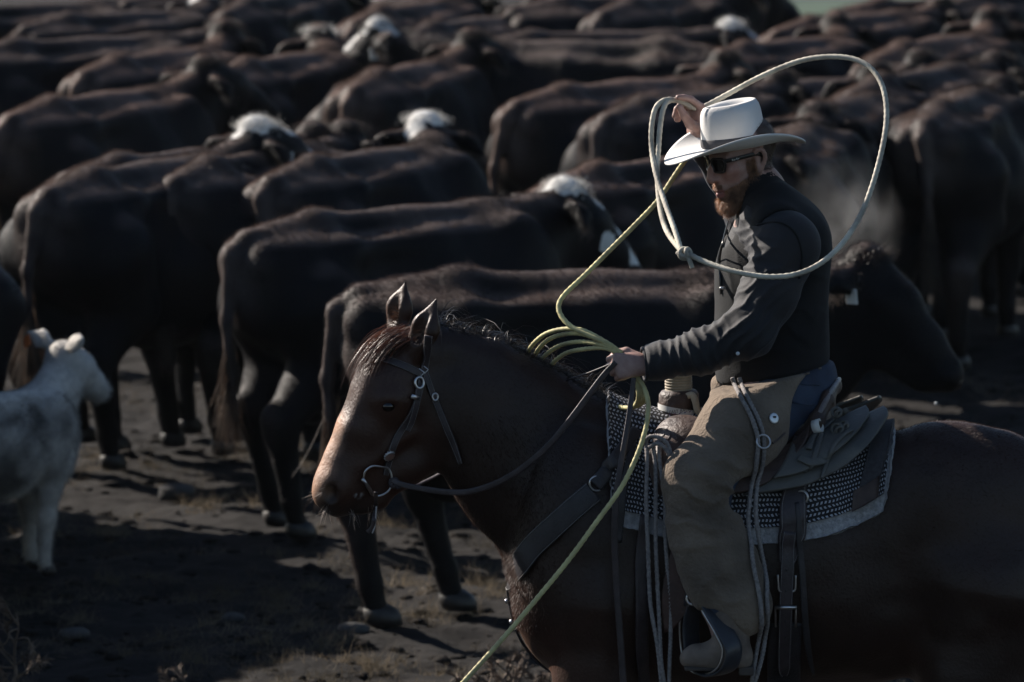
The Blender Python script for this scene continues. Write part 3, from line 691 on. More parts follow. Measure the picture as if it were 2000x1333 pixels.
# head
s.chain([(hd(812, 700), .105), (hd(770, 765), .118), (hd(718, 848), .087), (hd(685, 912), .074), (hd(662, 955), .067)], k=.045, sq=(h_lat, .78))
s.ell(hd(832, 800), (.135, .075, .135), k=.05)
s.chain([(hd(858, 832), .075), (hd(800, 905), .055), (hd(738, 962), .045)], k=.05, sq=(h_lat, .9))
s.ell(hd(655, 955), (.060, .068, .060), k=.04)
s.cone(hd(640, 968), hd(655, 988), .035, .026, k=.03)
s.cone(hd(665, 990), hd(700, 988), .030, .028, k=.025)
s.cone(hd(710, 985), hd(738, 975), .034, .036, k=.02)                 # chin
s.cone(hd(690, 955), hd(735, 920), .040, .045, k=.03)
hdir = np.array([.26, -.966, 0])                                     # outwards on the near side
for sg in (-1, 1):
    o_ = (-h_lat if sg < 0 else h_lat)
    s.ell(hd(748, 772) + o_ * .078, (.045, .030, .032), k=.03)         # eye arch
    s.ell(hd(745, 788) + o_ * .108, (.022, .018, .014), k=.015, op=-1)
    s.cone(hd(790, 840) + o_ * .062, hd(705, 905) + o_ * .05, .018, .012, k=.03)    # face crest
    nf_ = V3(-.85, -.23, .47); s.chain([(hd(770, 765) + nf_ * .086 + o_ * .046, .026), (hd(722, 850) + nf_ * .066 + o_ * .040, .024), (hd(690, 915) + nf_ * .055 + o_ * .033, .022), (hd(668, 955) + nf_ * .046 + o_ * .030, .022)], k=.018)   # flat bridge of the nose
    s.ell(hd(650, 945) + o_ * .05, (.03, .014, .045), k=.02)
for sg in (-1, 1):
    o_ = (-h_lat if sg < 0 else h_lat)
    s.ell(hd(636, 962) + o_ * .068, (.020, .032, .030), k=.010, op=-1)  # nostril
for dz, sg in ((0, -1), (1, 1)):
    o_ = (-h_lat if sg < 0 else h_lat)
    if sg < 0: b_, m_, t_ = hp(812, 684, -.085), hp(830, 642, -.105), hp(855, 578, -.105)
    else: b_, m_, t_ = hp(774, 640, .06), hp(781, 603, .07), hp(793, 548, .07)
    en = np.array([-.55, -.83, .1]) if sg < 0 else np.array([-.75, -.65, .1])
    s.cone(b_, m_, .040, .050, k=.02, sq=(en, .6)); s.cone(m_, t_, .050, .005, k=.012, sq=(en, .6))
    s.cone(b_ * .4 + m_ * .6 + en * .032, t_ * .75 + m_ * .25 + en * .024, .024, .007, k=.010, op=-1)
s.chain([(hp(1990, 960, 0), .05), (hp(2090, 990, 0), .05), (hp(2110, 1150, 0), .035)], k=.04)
HV, HQ = s.mesh(.0085, 2)
HN = vnormals(HV, HQ)
HV = HV + HN * (.0035 * vnoise(HV, 16))[:, None]
# faint muscle and vein relief
HV = HV + HN * (.006 * vnoise(HV * np.array([1, 1, .6]), 5, 4))[:, None]
horse_me = quad_mesh('horse_body', HV, HQ)
bay = np.array([.019, .0082, .0052]); blk = np.array([.008, .006, .0055])
def near_(p, r): return np.clip(1.5 - np.linalg.norm(HV - p, axis=1) / r, 0, 1)[:, None]
cmask = np.clip((.75 - HV[:, 2:3]) * 4, 0, 1)
for q, r in ((hd(632, 985), .06), (hd(690, 1000), .055), (hd(634, 965, -.06), .038)): cmask = np.maximum(cmask, .9 * near_(q, r))
cmask = np.maximum(cmask, .65 * np.clip((HN[:, 2:3] - .55) * 3, 0, 1) * (HV[:, :1] < hp(1180, 0)[0]) * (HV[:, :1] > hp(855, 0)[0]))
hdm = np.clip((hp(880, 0)[0] - HV[:, :1]) * 7, 0, 1); legm = np.clip((hp(1300, 0)[0] - HV[:, :1]) * 3, 0, 1) * np.clip((1.15 - HV[:, 2:3]) * 3, 0, 1)
warm = np.clip(hdm + .8 * legm, 0, 1); bay_ = bay * (1 - warm) + np.array([.036, .0135, .0078]) * warm
hc = bay_ * (1 - cmask) + blk * cmask
hc = hc * (1 + .25 * vnoise(HV, 3, 8)[:, None])
# sunlit strip painted in tan down the bridge of the nose
tan = np.zeros((len(HV), 1))
for q, r in ((hd(632, 915), .05), (hd(647, 872), .045), (hd(662, 832), .04), (hd(618, 948), .045)): tan = np.maximum(tan, near_(q, r))
hc = hc * (1 - .75 * tan) + np.array([.46, .27, .175]) * .75 * tan
# small white snip inside the lip
snip = near_(hd(700, 965, -.05), .012) * (vnoise(HV, 60)[:, None] > -.2)
hc = hc * (1 - snip) + np.array([.4, .42, .45]) * snip
set_attr(horse_me, 'hide', hc)
M_HORSE = mat('bay_coat', (1, 1, 1), (.72, .72, .72), rough=.48, nscale=10, detail=6, bump=.22, bscale=110, attr='hide', spec=.35, sheen=.05, sheen_col=(.7, .42, .28))
M_HFUR0 = mat('bay_hair', (.07, .035, .022), (.03, .015, .01), rough=.5, nscale=6, spec=.2, transl=.4)
M_HFUR = mat('bay_coat_hair', (1, 1, 1), (.6, .6, .6), attr='hide', rough=.45, nscale=5, spec=.15, transl=.4)
M_MANE = mat('dark_mane_hair', (.032, .024, .021), (.012, .009, .008), rough=.42, nscale=9, spec=.6, transl=.2)
M_FORE = mat('red_brown_forelock', (.085, .034, .022), (.04, .017, .012), rough=.4, nscale=12, spec=.5, transl=.35)
hl = hp(1500, 1800)
horse = thing('horse', 'bay horse in western tack carrying the rider, head turned slightly aside', 'horse', (hl[0], 0, 0))
ob('body', horse_me, M_HORSE, horse)
HB = bvh_of((HV, HQ))
def hflow(p):
    x = p[:, 0]; t = np.clip((x - hp(900, 0)[0]) / .5, 0, 1)[:, None]
    return np.array([.35, 0, -.9]) * (1 - t) * 1 + np.array([.8, 0, -.55]) * t
def hlen(p):
    front = np.clip((hp(1120, 0)[0] - p[:, 0]) * 3, 0, 1) * np.clip((p[:, 0] - hp(850, 0)[0]) * 4, 0, 1) * (p[:, 2] < 1.55)
    return .0035 + .0045 * np.clip((p[:, 0] - hp(850, 0)[0]) * 5, 0, 1) + .015 * front
FV, FF, fi = fur(HV, HQ, 150000, hlen, .0014, hflow, lift=.42, jitter=.22, seed=3, wfun=lambda c, n_: (.35 + 1.4 * np.clip(n_[:, 2], 0, 1) + 1.8 * np.clip(-n_[:, 0], 0, 1)) * (c[:, 2] > .9), ret=True)
hfm = quad_mesh('horse_coat_hair', FV, FF, False); set_attr(hfm, 'hide', np.repeat(hc[HQ[fi, 0]] * 1.5, 3, 0))
ob('coat_hair', hfm, M_HFUR, horse, kind='stuff')
# mane, forelock, whiskers
cr = smooth_path([hp(838, 640, .0), hp(880, 634, 0), hp(930, 648, 0), hp(1000, 678, 0), hp(1080, 722, 0), hp(1150, 768, 0), hp(1190, 790, 0)], 40)
for i_ in range(len(cr)):
    h_ = HB.ray_cast(Vector((cr[i_][0], 0, 3.2)), Vector((0, 0, -1)))
    if h_[0] is not None: cr[i_][2] = h_[0].z
n = 9000; k = RNG.integers(0, len(cr), n)
rt = cr[k] + RNG.normal(size=(n, 3)) * np.array([.006, .014, .003]) + np.array([0, .006, -.006])
dr = np.array([.55, .35, .42]) + RNG.normal(size=(n, 3)) * np.array([.35, .35, .22])
v1, q1 = ribbons(rt, dr, RNG.uniform(.02, .055, n), .0016, seg=5, droop_amt=2.2, curl=.5, seed=6)
n2 = 4200; k = RNG.integers(0, len(cr), n2)
rt = cr[k] + RNG.normal(size=(n2, 3)) * np.array([.006, .014, .004]) + np.array([0, .012, -.004])
v2, q2 = ribbons(rt, np.array([.2, .9, .2]) + RNG.normal(size=(n2, 3)) * .3, RNG.uniform(.15, .28, n2), .003, seg=6, droop_amt=2.6, curl=.3, seed=7)
ob('mane', quad_mesh('mane', np.concatenate([v1, v2]), np.concatenate([q1, q2 + len(v1)])), M_MANE, horse, kind='stuff')
n = 3600
rt = hd(782, 655, -.01) + RNG.normal(size=(n, 3)) * np.array([.022, .030, .010])
dr = np.array([-.90, -.22, -.15]) + RNG.normal(size=(n, 3)) * np.array([.05, .10, .05])
v1, q1 = ribbons(rt, dr, RNG.uniform(.08, .20, n), .0018, seg=7, droop_amt=1.75, curl=.14, seed=9)
ob('forelock', quad_mesh('forelock', v1, q1), M_FORE, horse, kind='stuff')
wr = []; wd = []
for (px, py, dx, dz, m_) in ((625, 975, -1, -.2, 10), (640, 1003, -.5, -.9, 14), (690, 1015, .1, -1, 12), (728, 1005, .2, -1, 12)):
    for i in range(m_):
        p_, nn = onto(HB, px + RNG.normal() * 8, py - 14 + RNG.normal() * 6, 0)
        wr.append(p_[:]); wd.append((dx + RNG.normal() * .3, -.3 + RNG.normal() * .3, dz + RNG.normal() * .3))
v1, q1 = ribbons(np.array(wr), np.array(wd), RNG.uniform(.03, .06, len(wr)), .0011, seg=3, droop_amt=.2, curl=.3, seed=10)
ob('whiskers', quad_mesh('whiskers', v1, q1), mat('pale_whisker', (.35, .3, .27), rough=.4, transl=.4), horse, kind='stuff')
# ear hair
rt = []; dr = []
for b_, t_, en in ((hp(816, 672, -.10), hp(840, 625, -.10), np.array([-.6, -.6, .5])), (hp(772, 640, .03), hp(782, 605, .05), np.array([-.75, -.5, .4]))):
    for i in range(160):
        u = RNG.random(); rt.append(b_ * (1 - u) + t_ * u + RNG.normal(size=3) * .007); dr.append(en + RNG.normal(size=3) * .4)
v1, q1 = ribbons(np.array(rt), np.array(dr), .03, .0018, seg=3, droop_amt=.6, curl=.3, seed=12)
ob('ear_hair', quad_mesh('ear_hair', v1, q1), M_HFUR0, horse, kind='stuff')
# tail (outside the frame) and eyes, hooves
rt = hp(2105, 1060, 0) + RNG.normal(size=(900, 3)) * np.array([.02, .03, .06])
v1, q1 = ribbons(rt, np.array([.3, 0, -1.0]) + RNG.normal(size=(900, 3)) * .12, RNG.uniform(.5, .85, 900), .006, seg=6, droop_amt=.6, curl=.2, seed=13)
ob('tail', quad_mesh('tail', v1, q1), M_MANE, horse, kind='stuff')
for sg in (-1, 1):
    o_ = (-h_lat if sg < 0 else h_lat); m = MB().add(IV * np.array([.021, .020, .017]) + hd(744, 786) + o_ * .091, IF)
    ob('eye', m, M_EYE, horse)
for (px, py, y) in ((2005, 1795, -.15), (2005, 1795, .15), (1120, 1795, -.15), (1180, 1795, .15)):
    c_ = hp(px - 12, py, y); v_ = IV * np.array([.08, .065, .07]); v_[:, 2] = np.clip(v_[:, 2], -.045, .05); v_[:, 0] -= v_[:, 2] * .4; v_ = v_ + np.array([c_[0], y, .045])
    ob('hoof', MB().add(v_, IF), M_HOOF, horse)

# ================================================================== rider
rl = hp(1500, 800)
rider = thing('person', 'rider in pale hat, sunglasses, dark vest and tan chaps swinging a rope loop', 'person', (rl[0], 0, rl[2]))
M_SKIN = mat('tanned_skin', (1, 1, 1), (.80, .74, .72), rough=.5, nscale=45, detail=6, bump=.12, bscale=260, attr='hide', spec=.4, sub=.06)
M_BEARD = mat('ginger_beard_hair', (.42, .225, .125), (.17, .09, .052), rough=.45, nscale=40, spec=.4, transl=.35)
M_HAIR = mat('short_brown_hair', (.045, .028, .02), (.02, .013, .01), rough=.5, nscale=40)
M_SHIRT = mat('charcoal_shirt_cloth', (.0115, .013, .0165), (.0085, .0095, .012), rough=.75, nscale=5, bump=.18, bscale=340, spec=.35, sheen=.12, sheen_col=(.5, .52, .6))
M_VEST = mat('black_vest_cloth', (.0070, .0078, .0090), (.005, .0055, .0065), rough=.85, nscale=6, bump=.2, bscale=260, spec=.25, sheen=.06, sheen_col=(.4, .45, .5))
M_CHAPS = mat('tan_suede_chaps', (.195, .156, .122), (.085, .069, .056), rough=.95, nscale=6, detail=10, bump=.7, bscale=85, spec=.12, sheen=.15, sheen_col=(.8, .7, .6), contrast=(.3, .7))
M_JEANS = mat('blue_denim', (.028, .045, .080), (.016, .026, .050), rough=.85, nscale=14, bump=.25, bscale=300)
M_FELT = mat('pale_felt', (.68, .68, .67), (.54, .53, .51), rough=.9, nscale=5, detail=6, bump=.08, bscale=200, spec=.15, sheen=.15, sheen_col=(.9, .9, .9))
M_BAND = mat('dark_hat_ribbon', (.045, .045, .052), (.032, .032, .037), rough=.6, nscale=60, stretch=(1, 1, 8))
M_GLASS = mat('black_lens', (.006, .006, .007), rough=.12, spec=.45)
M_FRAME = mat('black_frame', (.008, .008, .009), rough=.3, spec=.45)
M_BELT = mat('brown_belt_leather', (.065, .045, .042), (.04, .028, .026), rough=.55, nscale=30, bump=.3)
M_METAL = mat('worn_silver', (.55, .56, .58), (.40, .40, .42), rough=.32, nscale=60, metal=1.0)
M_BOOT = mat('dusty_boot_leather', (.19, .15, .12), (.09, .07, .058), rough=.8, nscale=14, bump=.4)

# head frame
def frame(yaw, pitch):
    f = V3(-math.cos(yaw) * math.cos(pitch), -math.sin(yaw) * math.cos(pitch), -math.sin(pitch)); l = V3(math.sin(yaw), -math.cos(yaw), 0); u = np.cross(f, l)
    return f, l, u
hf, hl_, hu = frame(rad(27), rad(13)); HO = hp(1449, 312, .0)
Hd = lambda x, y, z: HO + hf * x + hl_ * y + hu * z
HR = np.stack([hf, hl_, hu], 1)
s = Solid()
def he(x, y, z, r, k=.01, op=1): s.ell(Hd(x, y, z), r, k, op, HR)
he(-.018, 0, .045, (.100, .076, .090), .02); he(.03, 0, -.03, (.070, .060, .092), .03)
for y in (-1, 1):
    s.cone(Hd(.0, y * .055, -.055), Hd(.062, y * .022, -.113), .020, .020, k=.025)
    he(.060, y * .044, -.012, (.026, .020, .020), .02)
    s.cone(Hd(.072, y * .045, .030), Hd(.090, y * .012, .030), .010, .011, k=.012)
    he(.092, y * .032, .012, (.018, .016, .011), .012, -1); he(.076, y * .032, .010, (.013, .014, .012), .006)
    he(.098, y * .013, -.034, (.013, .009, .009), .007); he(.104, y * .010, -.042, (.007, .004, .004), .004, -1)
    s.cone(Hd(-.016, y * .074, .022), Hd(-.006, y * .076, -.030), .012, .008, k=.010, sq=(hl_, .5))
    er = smooth_path([Hd(-.002, y * .074, .018), Hd(-.012, y * .084, .034), Hd(-.028, y * .090, .028), Hd(-.032, y * .088, .004), Hd(-.020, y * .080, -.022), Hd(-.008, y * .076, -.034)], 2)
    s.chain([(q, .0058) for q in er], k=.006)
s.chain([(Hd(.090, 0, .026), .010), (Hd(.107, 0, -.004), .0105), (Hd(.117, 0, -.028), .0125)], k=.012)
he(.112, 0, -.036, (.012, .011, .008), .006)
he(.086, 0, -.060, (.016, .028, .016), .015)
s.chain([(Hd(.079, -.024, -.071), .005), (Hd(.100, -.006, -.066), .0075), (Hd(.100, .006, -.066), .0075), (Hd(.079, .024, -.071), .005)], k=.006)
s.chain([(Hd(.078, -.022, -.074), .005), (Hd(.097, 0, -.082), .0095), (Hd(.078, .022, -.074), .005)], k=.006)
s.chain([(Hd(.080, -.030, -.0735), .0018), (Hd(.107, 0, -.0735), .0022), (Hd(.080, .030, -.0735), .0018)], k=.003, op=-1)
he(.070, 0, -.112, (.026, .028, .024), .02)
s.chain([(Hd(-.03, 0, -.06), .062), (hp(1492, 372, .0), .060), (hp(1505, 420, 0), .07)], k=.03)
s.cone(Hd(-.01, -.03, -.08), hp(1470, 392, .02), .03, .03, k=.03)
b1 = s.mesh(.0028, 1)
hv, hq = b1; q = (hv - HO) @ HR
beard = np.clip(np.maximum((-.022 - .42 * q[:, 0] - q[:, 2]) * 60, np.minimum((.020 - np.abs(q[:, 0] - .008)) * 90, (.020 - q[:, 2]) * 60)), 0, 1) * np.clip((q[:, 0] + .014) * 90, 0, 1) * np.clip((q[:, 2] + .155) * 40, 0, 1)
lips = (np.abs(q[:, 1]) < .024) & (q[:, 2] < -.060) & (q[:, 2] > -.091) & (q[:, 0] > .084)
chk = ((q[:, 0] > .055) & (q[:, 2] > -.052))
beard = np.where(lips | chk, 0, beard)
mus = np.clip(1 - np.linalg.norm((q - np.array([.100, 0, -.053])) / np.array([.02, .03, .008]), axis=1), 0, 1) > .1
hairm = np.clip((-.018 - q[:, 0] - .3 * np.abs(q[:, 2] - .05) * 0) * 60, 0, 1) * np.clip((q[:, 2] + .045) * 60, 0, 1) * ((np.abs(q[:, 1]) < .0735) | (q[:, 0] < -.042))
sk = np.tile(np.array([.37, .230, .188]), (len(hv), 1)); sk[(q[:, 2] < .01) & (q[:, 2] > -.05) & (q[:, 0] > .05)] *= np.array([1.06, .92, .88])
sk = sk * (1 - .75 * beard[:, None]) + np.array([.10, .055, .036]) * .75 * beard[:, None]
sk = sk * (1 - .9 * hairm[:, None]) + np.array([.03, .02, .015]) * .9 * hairm[:, None]
sk[lips] = np.array([.29, .12, .105]); head_n = len(hv)
# near hand (left), a fist closed on coils and reins, and the raised far hand
def hand(wr, fw, upn, sd, curl, thumb, sp=1.0, sc=1.0, fa=.10):
    """wrist, forward, back-of-hand normal, thumb side; curl per finger (three joint angles)"""
    h = Solid(); W = np.array(wr, float)
    p = lambda x, y, z: W + sc * (fw * x + sd * y + upn * z)
    h.cone(W - fw * fa * sc, W, .030 * sc, .026 * sc, k=.01, sq=(upn, .8))
    h.chain([(p(0, 0, 0), .026 * sc), (p(.05, .006, 0), .028 * sc)], k=.02, sq=(upn, .7))
    for i, y in enumerate((.030, .011, -.009, -.027)):
        h.cone(p(.012, y * .55, 0), p(.085 - .006 * abs(i - 1), y, .004), .014 * sc, .0125 * sc, k=.012)
    L = ((.042, .026, .020), (.046, .030, .021), (.042, .028, .020), (.034, .021, .018))
    for i, y in enumerate((.030, .011, -.009, -.027)):
        o_ = p(.085 - .006 * abs(i - 1), y, .004); a = 0; r = .0098 * sc * (1 if i < 3 else .9); d0 = fw + sd * (y * 3.0 * sp)
        d0 = d0 / np.linalg.norm(d0)
        pts = [(o_, r * 1.12)]
        for j in range(3):
            a += curl[i][j]; d = d0 * math.cos(a) - upn * math.sin(a); o_ = o_ + d * L[i][j] * sc; pts.append((o_, r * (.97 - .09 * j)))
        h.chain(pts, k=.0045)
    o_ = p(.018, .026, -.006); pts = [(o_, .015 * sc)]
    for (dx, dy, dz, l, r) in thumb: o_ = o_ + sc * l * (fw * dx + sd * dy + upn * dz) / math.sqrt(dx * dx + dy * dy + dz * dz); pts.append((o_, r * sc))
    h.chain(pts, k=.006)
    return h
# near fist: forearm comes in from the right, back of the hand faces the viewer, thumb on top
nw = hp(1262, 712, -.235); nfw = V3(-.93, -.12, .02) + V3(0, 0, -.10); nfw /= np.linalg.norm(nfw)
nup = V3(.10, -.92, .30); nup -= nfw * (nup @ nfw); nup /= np.linalg.norm(nup); nsd = np.cross(nup, nfw); nsd = nsd if nsd[2] > 0 else -nsd
cl = ((1.25, 1.5, .8),) * 4
h1 = hand(nw + nfw * .005, nfw, nup, nsd, ((1.15, 1.45, .8), (1.25, 1.5, .8), (1.3, 1.5, .8), (1.35, 1.5, .8)), ((.75, .55, -.35, .036, .0135), (.95, .10, -.35, .030, .0115), (.6, -.5, -.5, .024, .0095)), sc=1.02)
b2 = h1.mesh(.003, 1)
# raised hand: palm towards the viewer, fingers forward, rope between thumb and forefinger
fw_ = hp(1360, 262, .14); ffw = V3(-.10, -.05, .95); ffw /= np.linalg.norm(ffw)
fup = V3(.82, .52, .12); fup -= ffw * (fup @ ffw); fup /= np.linalg.norm(fup); fsd = np.cross(fup, ffw); fsd = fsd if fsd[1] < 0 else -fsd
h2 = hand(fw_, ffw, fup, fsd, ((.85, .35, .2), (1.25, .9, .5), (1.3, 1.1, .7), (1.35, 1.2, .7)), ((.45, .35, -.85, .046, .0145), (.85, .0, -.55, .034, .0120), (.9, -.05, -.4, .028, .0095)), sc=1.06, fa=.02)
b3 = h2.mesh(.003, 1)
# the trunk and limbs under the clothes
s = Solid()
s.chain([(hp(1510, 740), .10), (hp(1505, 600), .115), (hp(1510, 460), .12), (hp(1500, 400), .06)], k=.05, sq=(LAT, 1.15))
for y in (-1, 1):
    s.chain([(hp(1500, 770, y * .10), .09), (hp(1362, 945, y * .33), .06), (hp(1400, 1180, y * .36), .045), (hp(1425, 1270, y * .38), .04)], k=.03)
s.chain([(hp(1525, 470, -.19), .055), (hp(1455, 650, -.29), .04), (nw, .026)], k=.03)
s.chain([(hp(1500, 445, .19), .05), (hp(1462, 425, .33), .036), (fw_, .026)], k=.03)
b4 = s.mesh(.012, 1)
AV = np.concatenate([b[0] for b in (b1, b2, b3, b4)]); off = np.cumsum([0] + [len(b[0]) for b in (b1, b2, b3)])
AQ = np.concatenate([b[1] + o_ for b, o_ in zip((b1, b2, b3, b4), off)])
hc_ = np.tile(np.array([.32, .205, .175]), (len(AV) - head_n, 1))
hc_ *= (1 + .12 * vnoise(AV[head_n:], 60)[:, None])
me = quad_mesh('person_body', AV, AQ); set_attr(me, 'hide', np.concatenate([sk, hc_]))
ob('body', me, M_SKIN, rider)
FACE = bvh_of(b1)
# nails on the near thumb side are hidden; beard, moustache and hair
def strands_on(mask, n, ln, wd, flow, lift, seed, jit=.3):
    fm = mask[hq].mean(1) > .45; return fur(hv, hq[fm], n, ln, wd, flow, lift=lift, jitter=jit, seed=seed)
vb, fb = strands_on(np.where(q[:, 2] < -.035, beard, beard * .8), 16000, lambda p: .010 + .020 * np.clip(((-.06 - ((p - HO) @ HR)[:, 2])) * 12, 0, 1) * np.clip(((p - HO) @ HR)[:, 0] * 16, 0, 1), .0011, lambda p: np.tile(hf * .35 - hu * .9, (len(p), 1)), .55, 2)
vm, fm_ = strands_on(mus.astype(float), 700, .010, .0010, lambda p: np.tile(-hu, (len(p), 1)), .35, 3)
ob('beard', quad_mesh('beard', np.concatenate([vb, vm]), np.concatenate([fb, fm_ + len(vb)]), False), M_BEARD, rider, kind='stuff')
vb, fb = strands_on(hairm, 5000, .012, .0012, lambda p: np.tile(-hu * .9 - hf * .3, (len(p), 1)), .25, 4)
ob('hair', quad_mesh('hair', vb, fb, False), M_HAIR, rider, kind='stuff')

# ---------------------------------------------------------------- clothes
def dress(solid, vox, amp=0.0, wr=(), seed=0, smooth=2):
    V, Q = solid.mesh(vox, smooth); N = vnormals(V, Q)
    d = amp * .35 * vnoise(V, 28, seed)
    for (c, r, dirv, fr, am) in wr:                       # local fold packets: centre, reach, direction across the folds, folds per metre, depth
        c = np.array(c); dirv = np.array(dirv, float); dirv /= np.linalg.norm(dirv)
        ww = np.exp(-(np.linalg.norm(V - c, axis=1) / r) ** 2)
        ph = (V - c) @ dirv * fr * 6.283 + 3.0 * vnoise(V, 9, seed + 3) + 1.5 * vnoise(V, 22, seed + 5)
        sh = np.abs(np.sin(ph / 2)); d = d + am * ww * (1.6 * (1 - sh) ** 1.6 - .35)
    d = d + amp * vnoise(V * np.array([1, 1, .6]), 11, seed + 1)
    return V + N * d[:, None], Q
# shirt
s = Solid()
s.chain([(hp(1500, 748), .135), (hp(1505, 600), .135), (hp(1508, 500), .135), (hp(1508, 440), .10)], k=.06, sq=(LAT, 1.12))
s.chain([(hp(1500, 440, -.10), .085), (hp(1535, 480, -.190), .096), (hp(1500, 575, -.245), .084), (hp(1462, 648, -.295), .074), (hp(1370, 688, -.285), .062), (hp(1285, 706, -.242), .050), (hp(1264, 711, -.236), .047)], k=.035)
s.chain([(hp(1500, 445, .10), .08), (hp(1500, 450, .19), .085), (hp(1462, 425, .33), .064), (hp(1412, 340, .24), .048), (hp(1366, 280, .145), .042)], k=.035)
s.chain([(hp(1478, 398), .062), (hp(1482, 375), .064)], k=.03)
s.cut(hp(1259, 712, -.236), nfw, .004); s.cut(hp(1369, 270, .142), ffw * .6 + V3(-.1, -.2, .75), .004) if False else None
ax_ = (hp(1264, 711, -.236) - hp(1462, 648, -.295))
shirt = dress(s, .0062, .0022, [(hp(1462, 640, -.33), .10, V3(-.75, 0, .66), 30, .0085), (hp(1350, 680, -.30), .12, V3(-1, 0, -.3), 32, .0062), (hp(1480, 540, -.28), .11, V3(-.6, .1, .8), 22, .0060), (hp(1445, 480, -.2), .10, V3(-.3, -.3, -1), 30, .0055), (hp(1275, 706, -.25), .05, V3(-1, 0, 0), 34, .003), (hp(1430, 430, -.1), .07, V3(.4, -.2, 1), 24, .005)], 3)
so = ob('shirt', quad_mesh('shirt', *shirt), M_SHIRT, rider)
cf = smooth_path([np.array(hp(1258, 712, -.236)) + (nsd * math.sin(a) + nup * math.cos(a)) * .049 for a in np.linspace(0, 2 * math.pi, 20, endpoint=False)], 2, closed=True)
ob('cuff', MB().tube(cf, .0045, 8, closed=True), M_SHIRT, so)
ob('button', MB().add(IV * np.array([.006, .003, .006]) + hp(1441, 691, -.375), IF), mat('pearl_snap', (.55, .6, .65), rough=.2, spec=.6), so)
fc = np.array(hp(1364, 280, .143)); fa = ffw
cf = [fc + (np.cross(fa, V3(1, 0, 0)) / np.linalg.norm(np.cross(fa, V3(1, 0, 0))) * math.sin(a) + (V3(1, 0, 0) - fa * fa[0]) * math.cos(a)) * .047 for a in np.linspace(0, 2 * math.pi, 24, endpoint=False)]
ob('cuff', MB().tube(cf, .010, 8, closed=True), M_SHIRT, so)
# vest
s = Solid()
s.chain([(hp(1506, 738), .158), (hp(1508, 690), .160), (hp(1507, 610), .158), (hp(1508, 525), .158), (hp(1512, 462), .132)], k=.06, sq=(LAT, 1.08))
s.chain([(hp(1515, 440, -.165), .075), (hp(1508, 410, -.06), .070), (hp(1508, 410, .06), .070), (hp(1515, 440, .165), .075)], k=.06)
s.cone(hp(1550, 470, -.08), hp(1550, 470, .08), .11, .11, k=.06)
s.cone(hp(1486, 376, 0), hp(1496, 395, 0), .072, .078, k=.02)
s.cone(hp(1500, 400, 0), hp(1470, 352, 0), .066, .070, k=.02, op=1)
s.cone(hp(1488, 380, 0), hp(1462, 326, 0), .058, .062, k=.008, op=-1)
s.ell(hp(1418, 418, -.02), (.05, .06, .10), k=.02, op=-1)
s.chain([(hp(1540, 470, -.245), .094), (hp(1505, 560, -.27), .092)], k=.012, op=-1); s.chain([(hp(1505, 455, .245), .09), (hp(1440, 430, .34), .09)], k=.012, op=-1)
s.cut(hp(1500, 728, 0), V3(.20, 0, -1), .008)
vest = dress(s, .0075, .003, [(hp(1560, 600, -.15), .14, V3(.3, 0, 1), 11, .004), (hp(1500, 700, -.18), .12, V3(0, 0, 1), 14, .004), (hp(1420, 520, -.12), .06, V3(1, 0, .2), 30, .0035)], 12)
vo = ob('vest', quad_mesh('vest', *vest), M_VEST, rider)
VB = bvh_of(vest, shirt)
zp = [onto(VB, x, y, .003, -.1)[0] for x, y in ((1424, 432), (1412, 470), (1407, 510), (1408, 545), (1410, 575))]
ob('zipper', MB().tube(smooth_path(zp, 8), 1, 8, flat=(.004, .002), up=(-.6, -.8, 0)), M_FRAME, vo)
ob('zipper_pull', MB().add(IV * np.array([.010, .006, .005]) + np.array(hp(1411, 563, -.13)), IF), M_METAL, vo)
sm_ = [onto(VB, x, y, .002, -.2)[0] for x, y in ((1478, 440), (1520, 435), (1552, 455), (1566, 500), (1560, 545))]
ob('armhole_seam', MB().tube(smooth_path(sm_, 6), .0035, 6), M_VEST, vo)
# jeans
s = Solid()
s.ell(hp(1540, 775), (.135, .185, .13), k=.05); s.cone(hp(1505, 735, 0), hp(1570, 735, 0), .12, .10, k=.04, sq=(LAT, 1.35))
for y in (-1, 1): s.chain([(hp(1520, 790, y * .11), .105), (hp(1368, 940, y * .33), .082), (hp(1405, 1150, y * .365), .062), (hp(1412, 1195, y * .38), .05)], k=.05)
s.cut(hp(1500, 722, 0), V3(-.15, 0, 1), .008)
jeans = dress(s, .009, .003, [(hp(1575, 800, -.14), .09, V3(.4, 0, 1), 16, .004)], 21)
jo = ob('jeans', quad_mesh('jeans', *jeans), M_JEANS, rider)
JB = bvh_of(jeans)
for pts in (((1548, 748), (1575, 752), (1600, 752)), ((1548, 786), (1575, 792), (1598, 790))):
    ob('pocket_seam', MB().tube([onto(JB, x, y, .002, -.12)[0] for x, y in pts], .003, 6), M_JEANS, jo)
# belt
s_b = []
for a in np.linspace(0, 2 * math.pi, 48, endpoint=False):
    c_ = hp(1507, 722, 0); s_b.append(c_ + V3(math.cos(a) * .156, math.sin(a) * .172, math.cos(a) * .030))
bo = ob('belt', MB().tube(s_b, 1, 10, closed=True, flat=(.019, .004), up=[(math.cos(a), math.sin(a), 0) for a in np.linspace(0, 2 * math.pi, 48, endpoint=False)]), M_BELT, rider)
ob('belt_loop', MB().tube([hp(1604, 690, -.03), hp(1608, 705, -.04), hp(1606, 724, -.045)], .004, 6), M_METAL, bo)
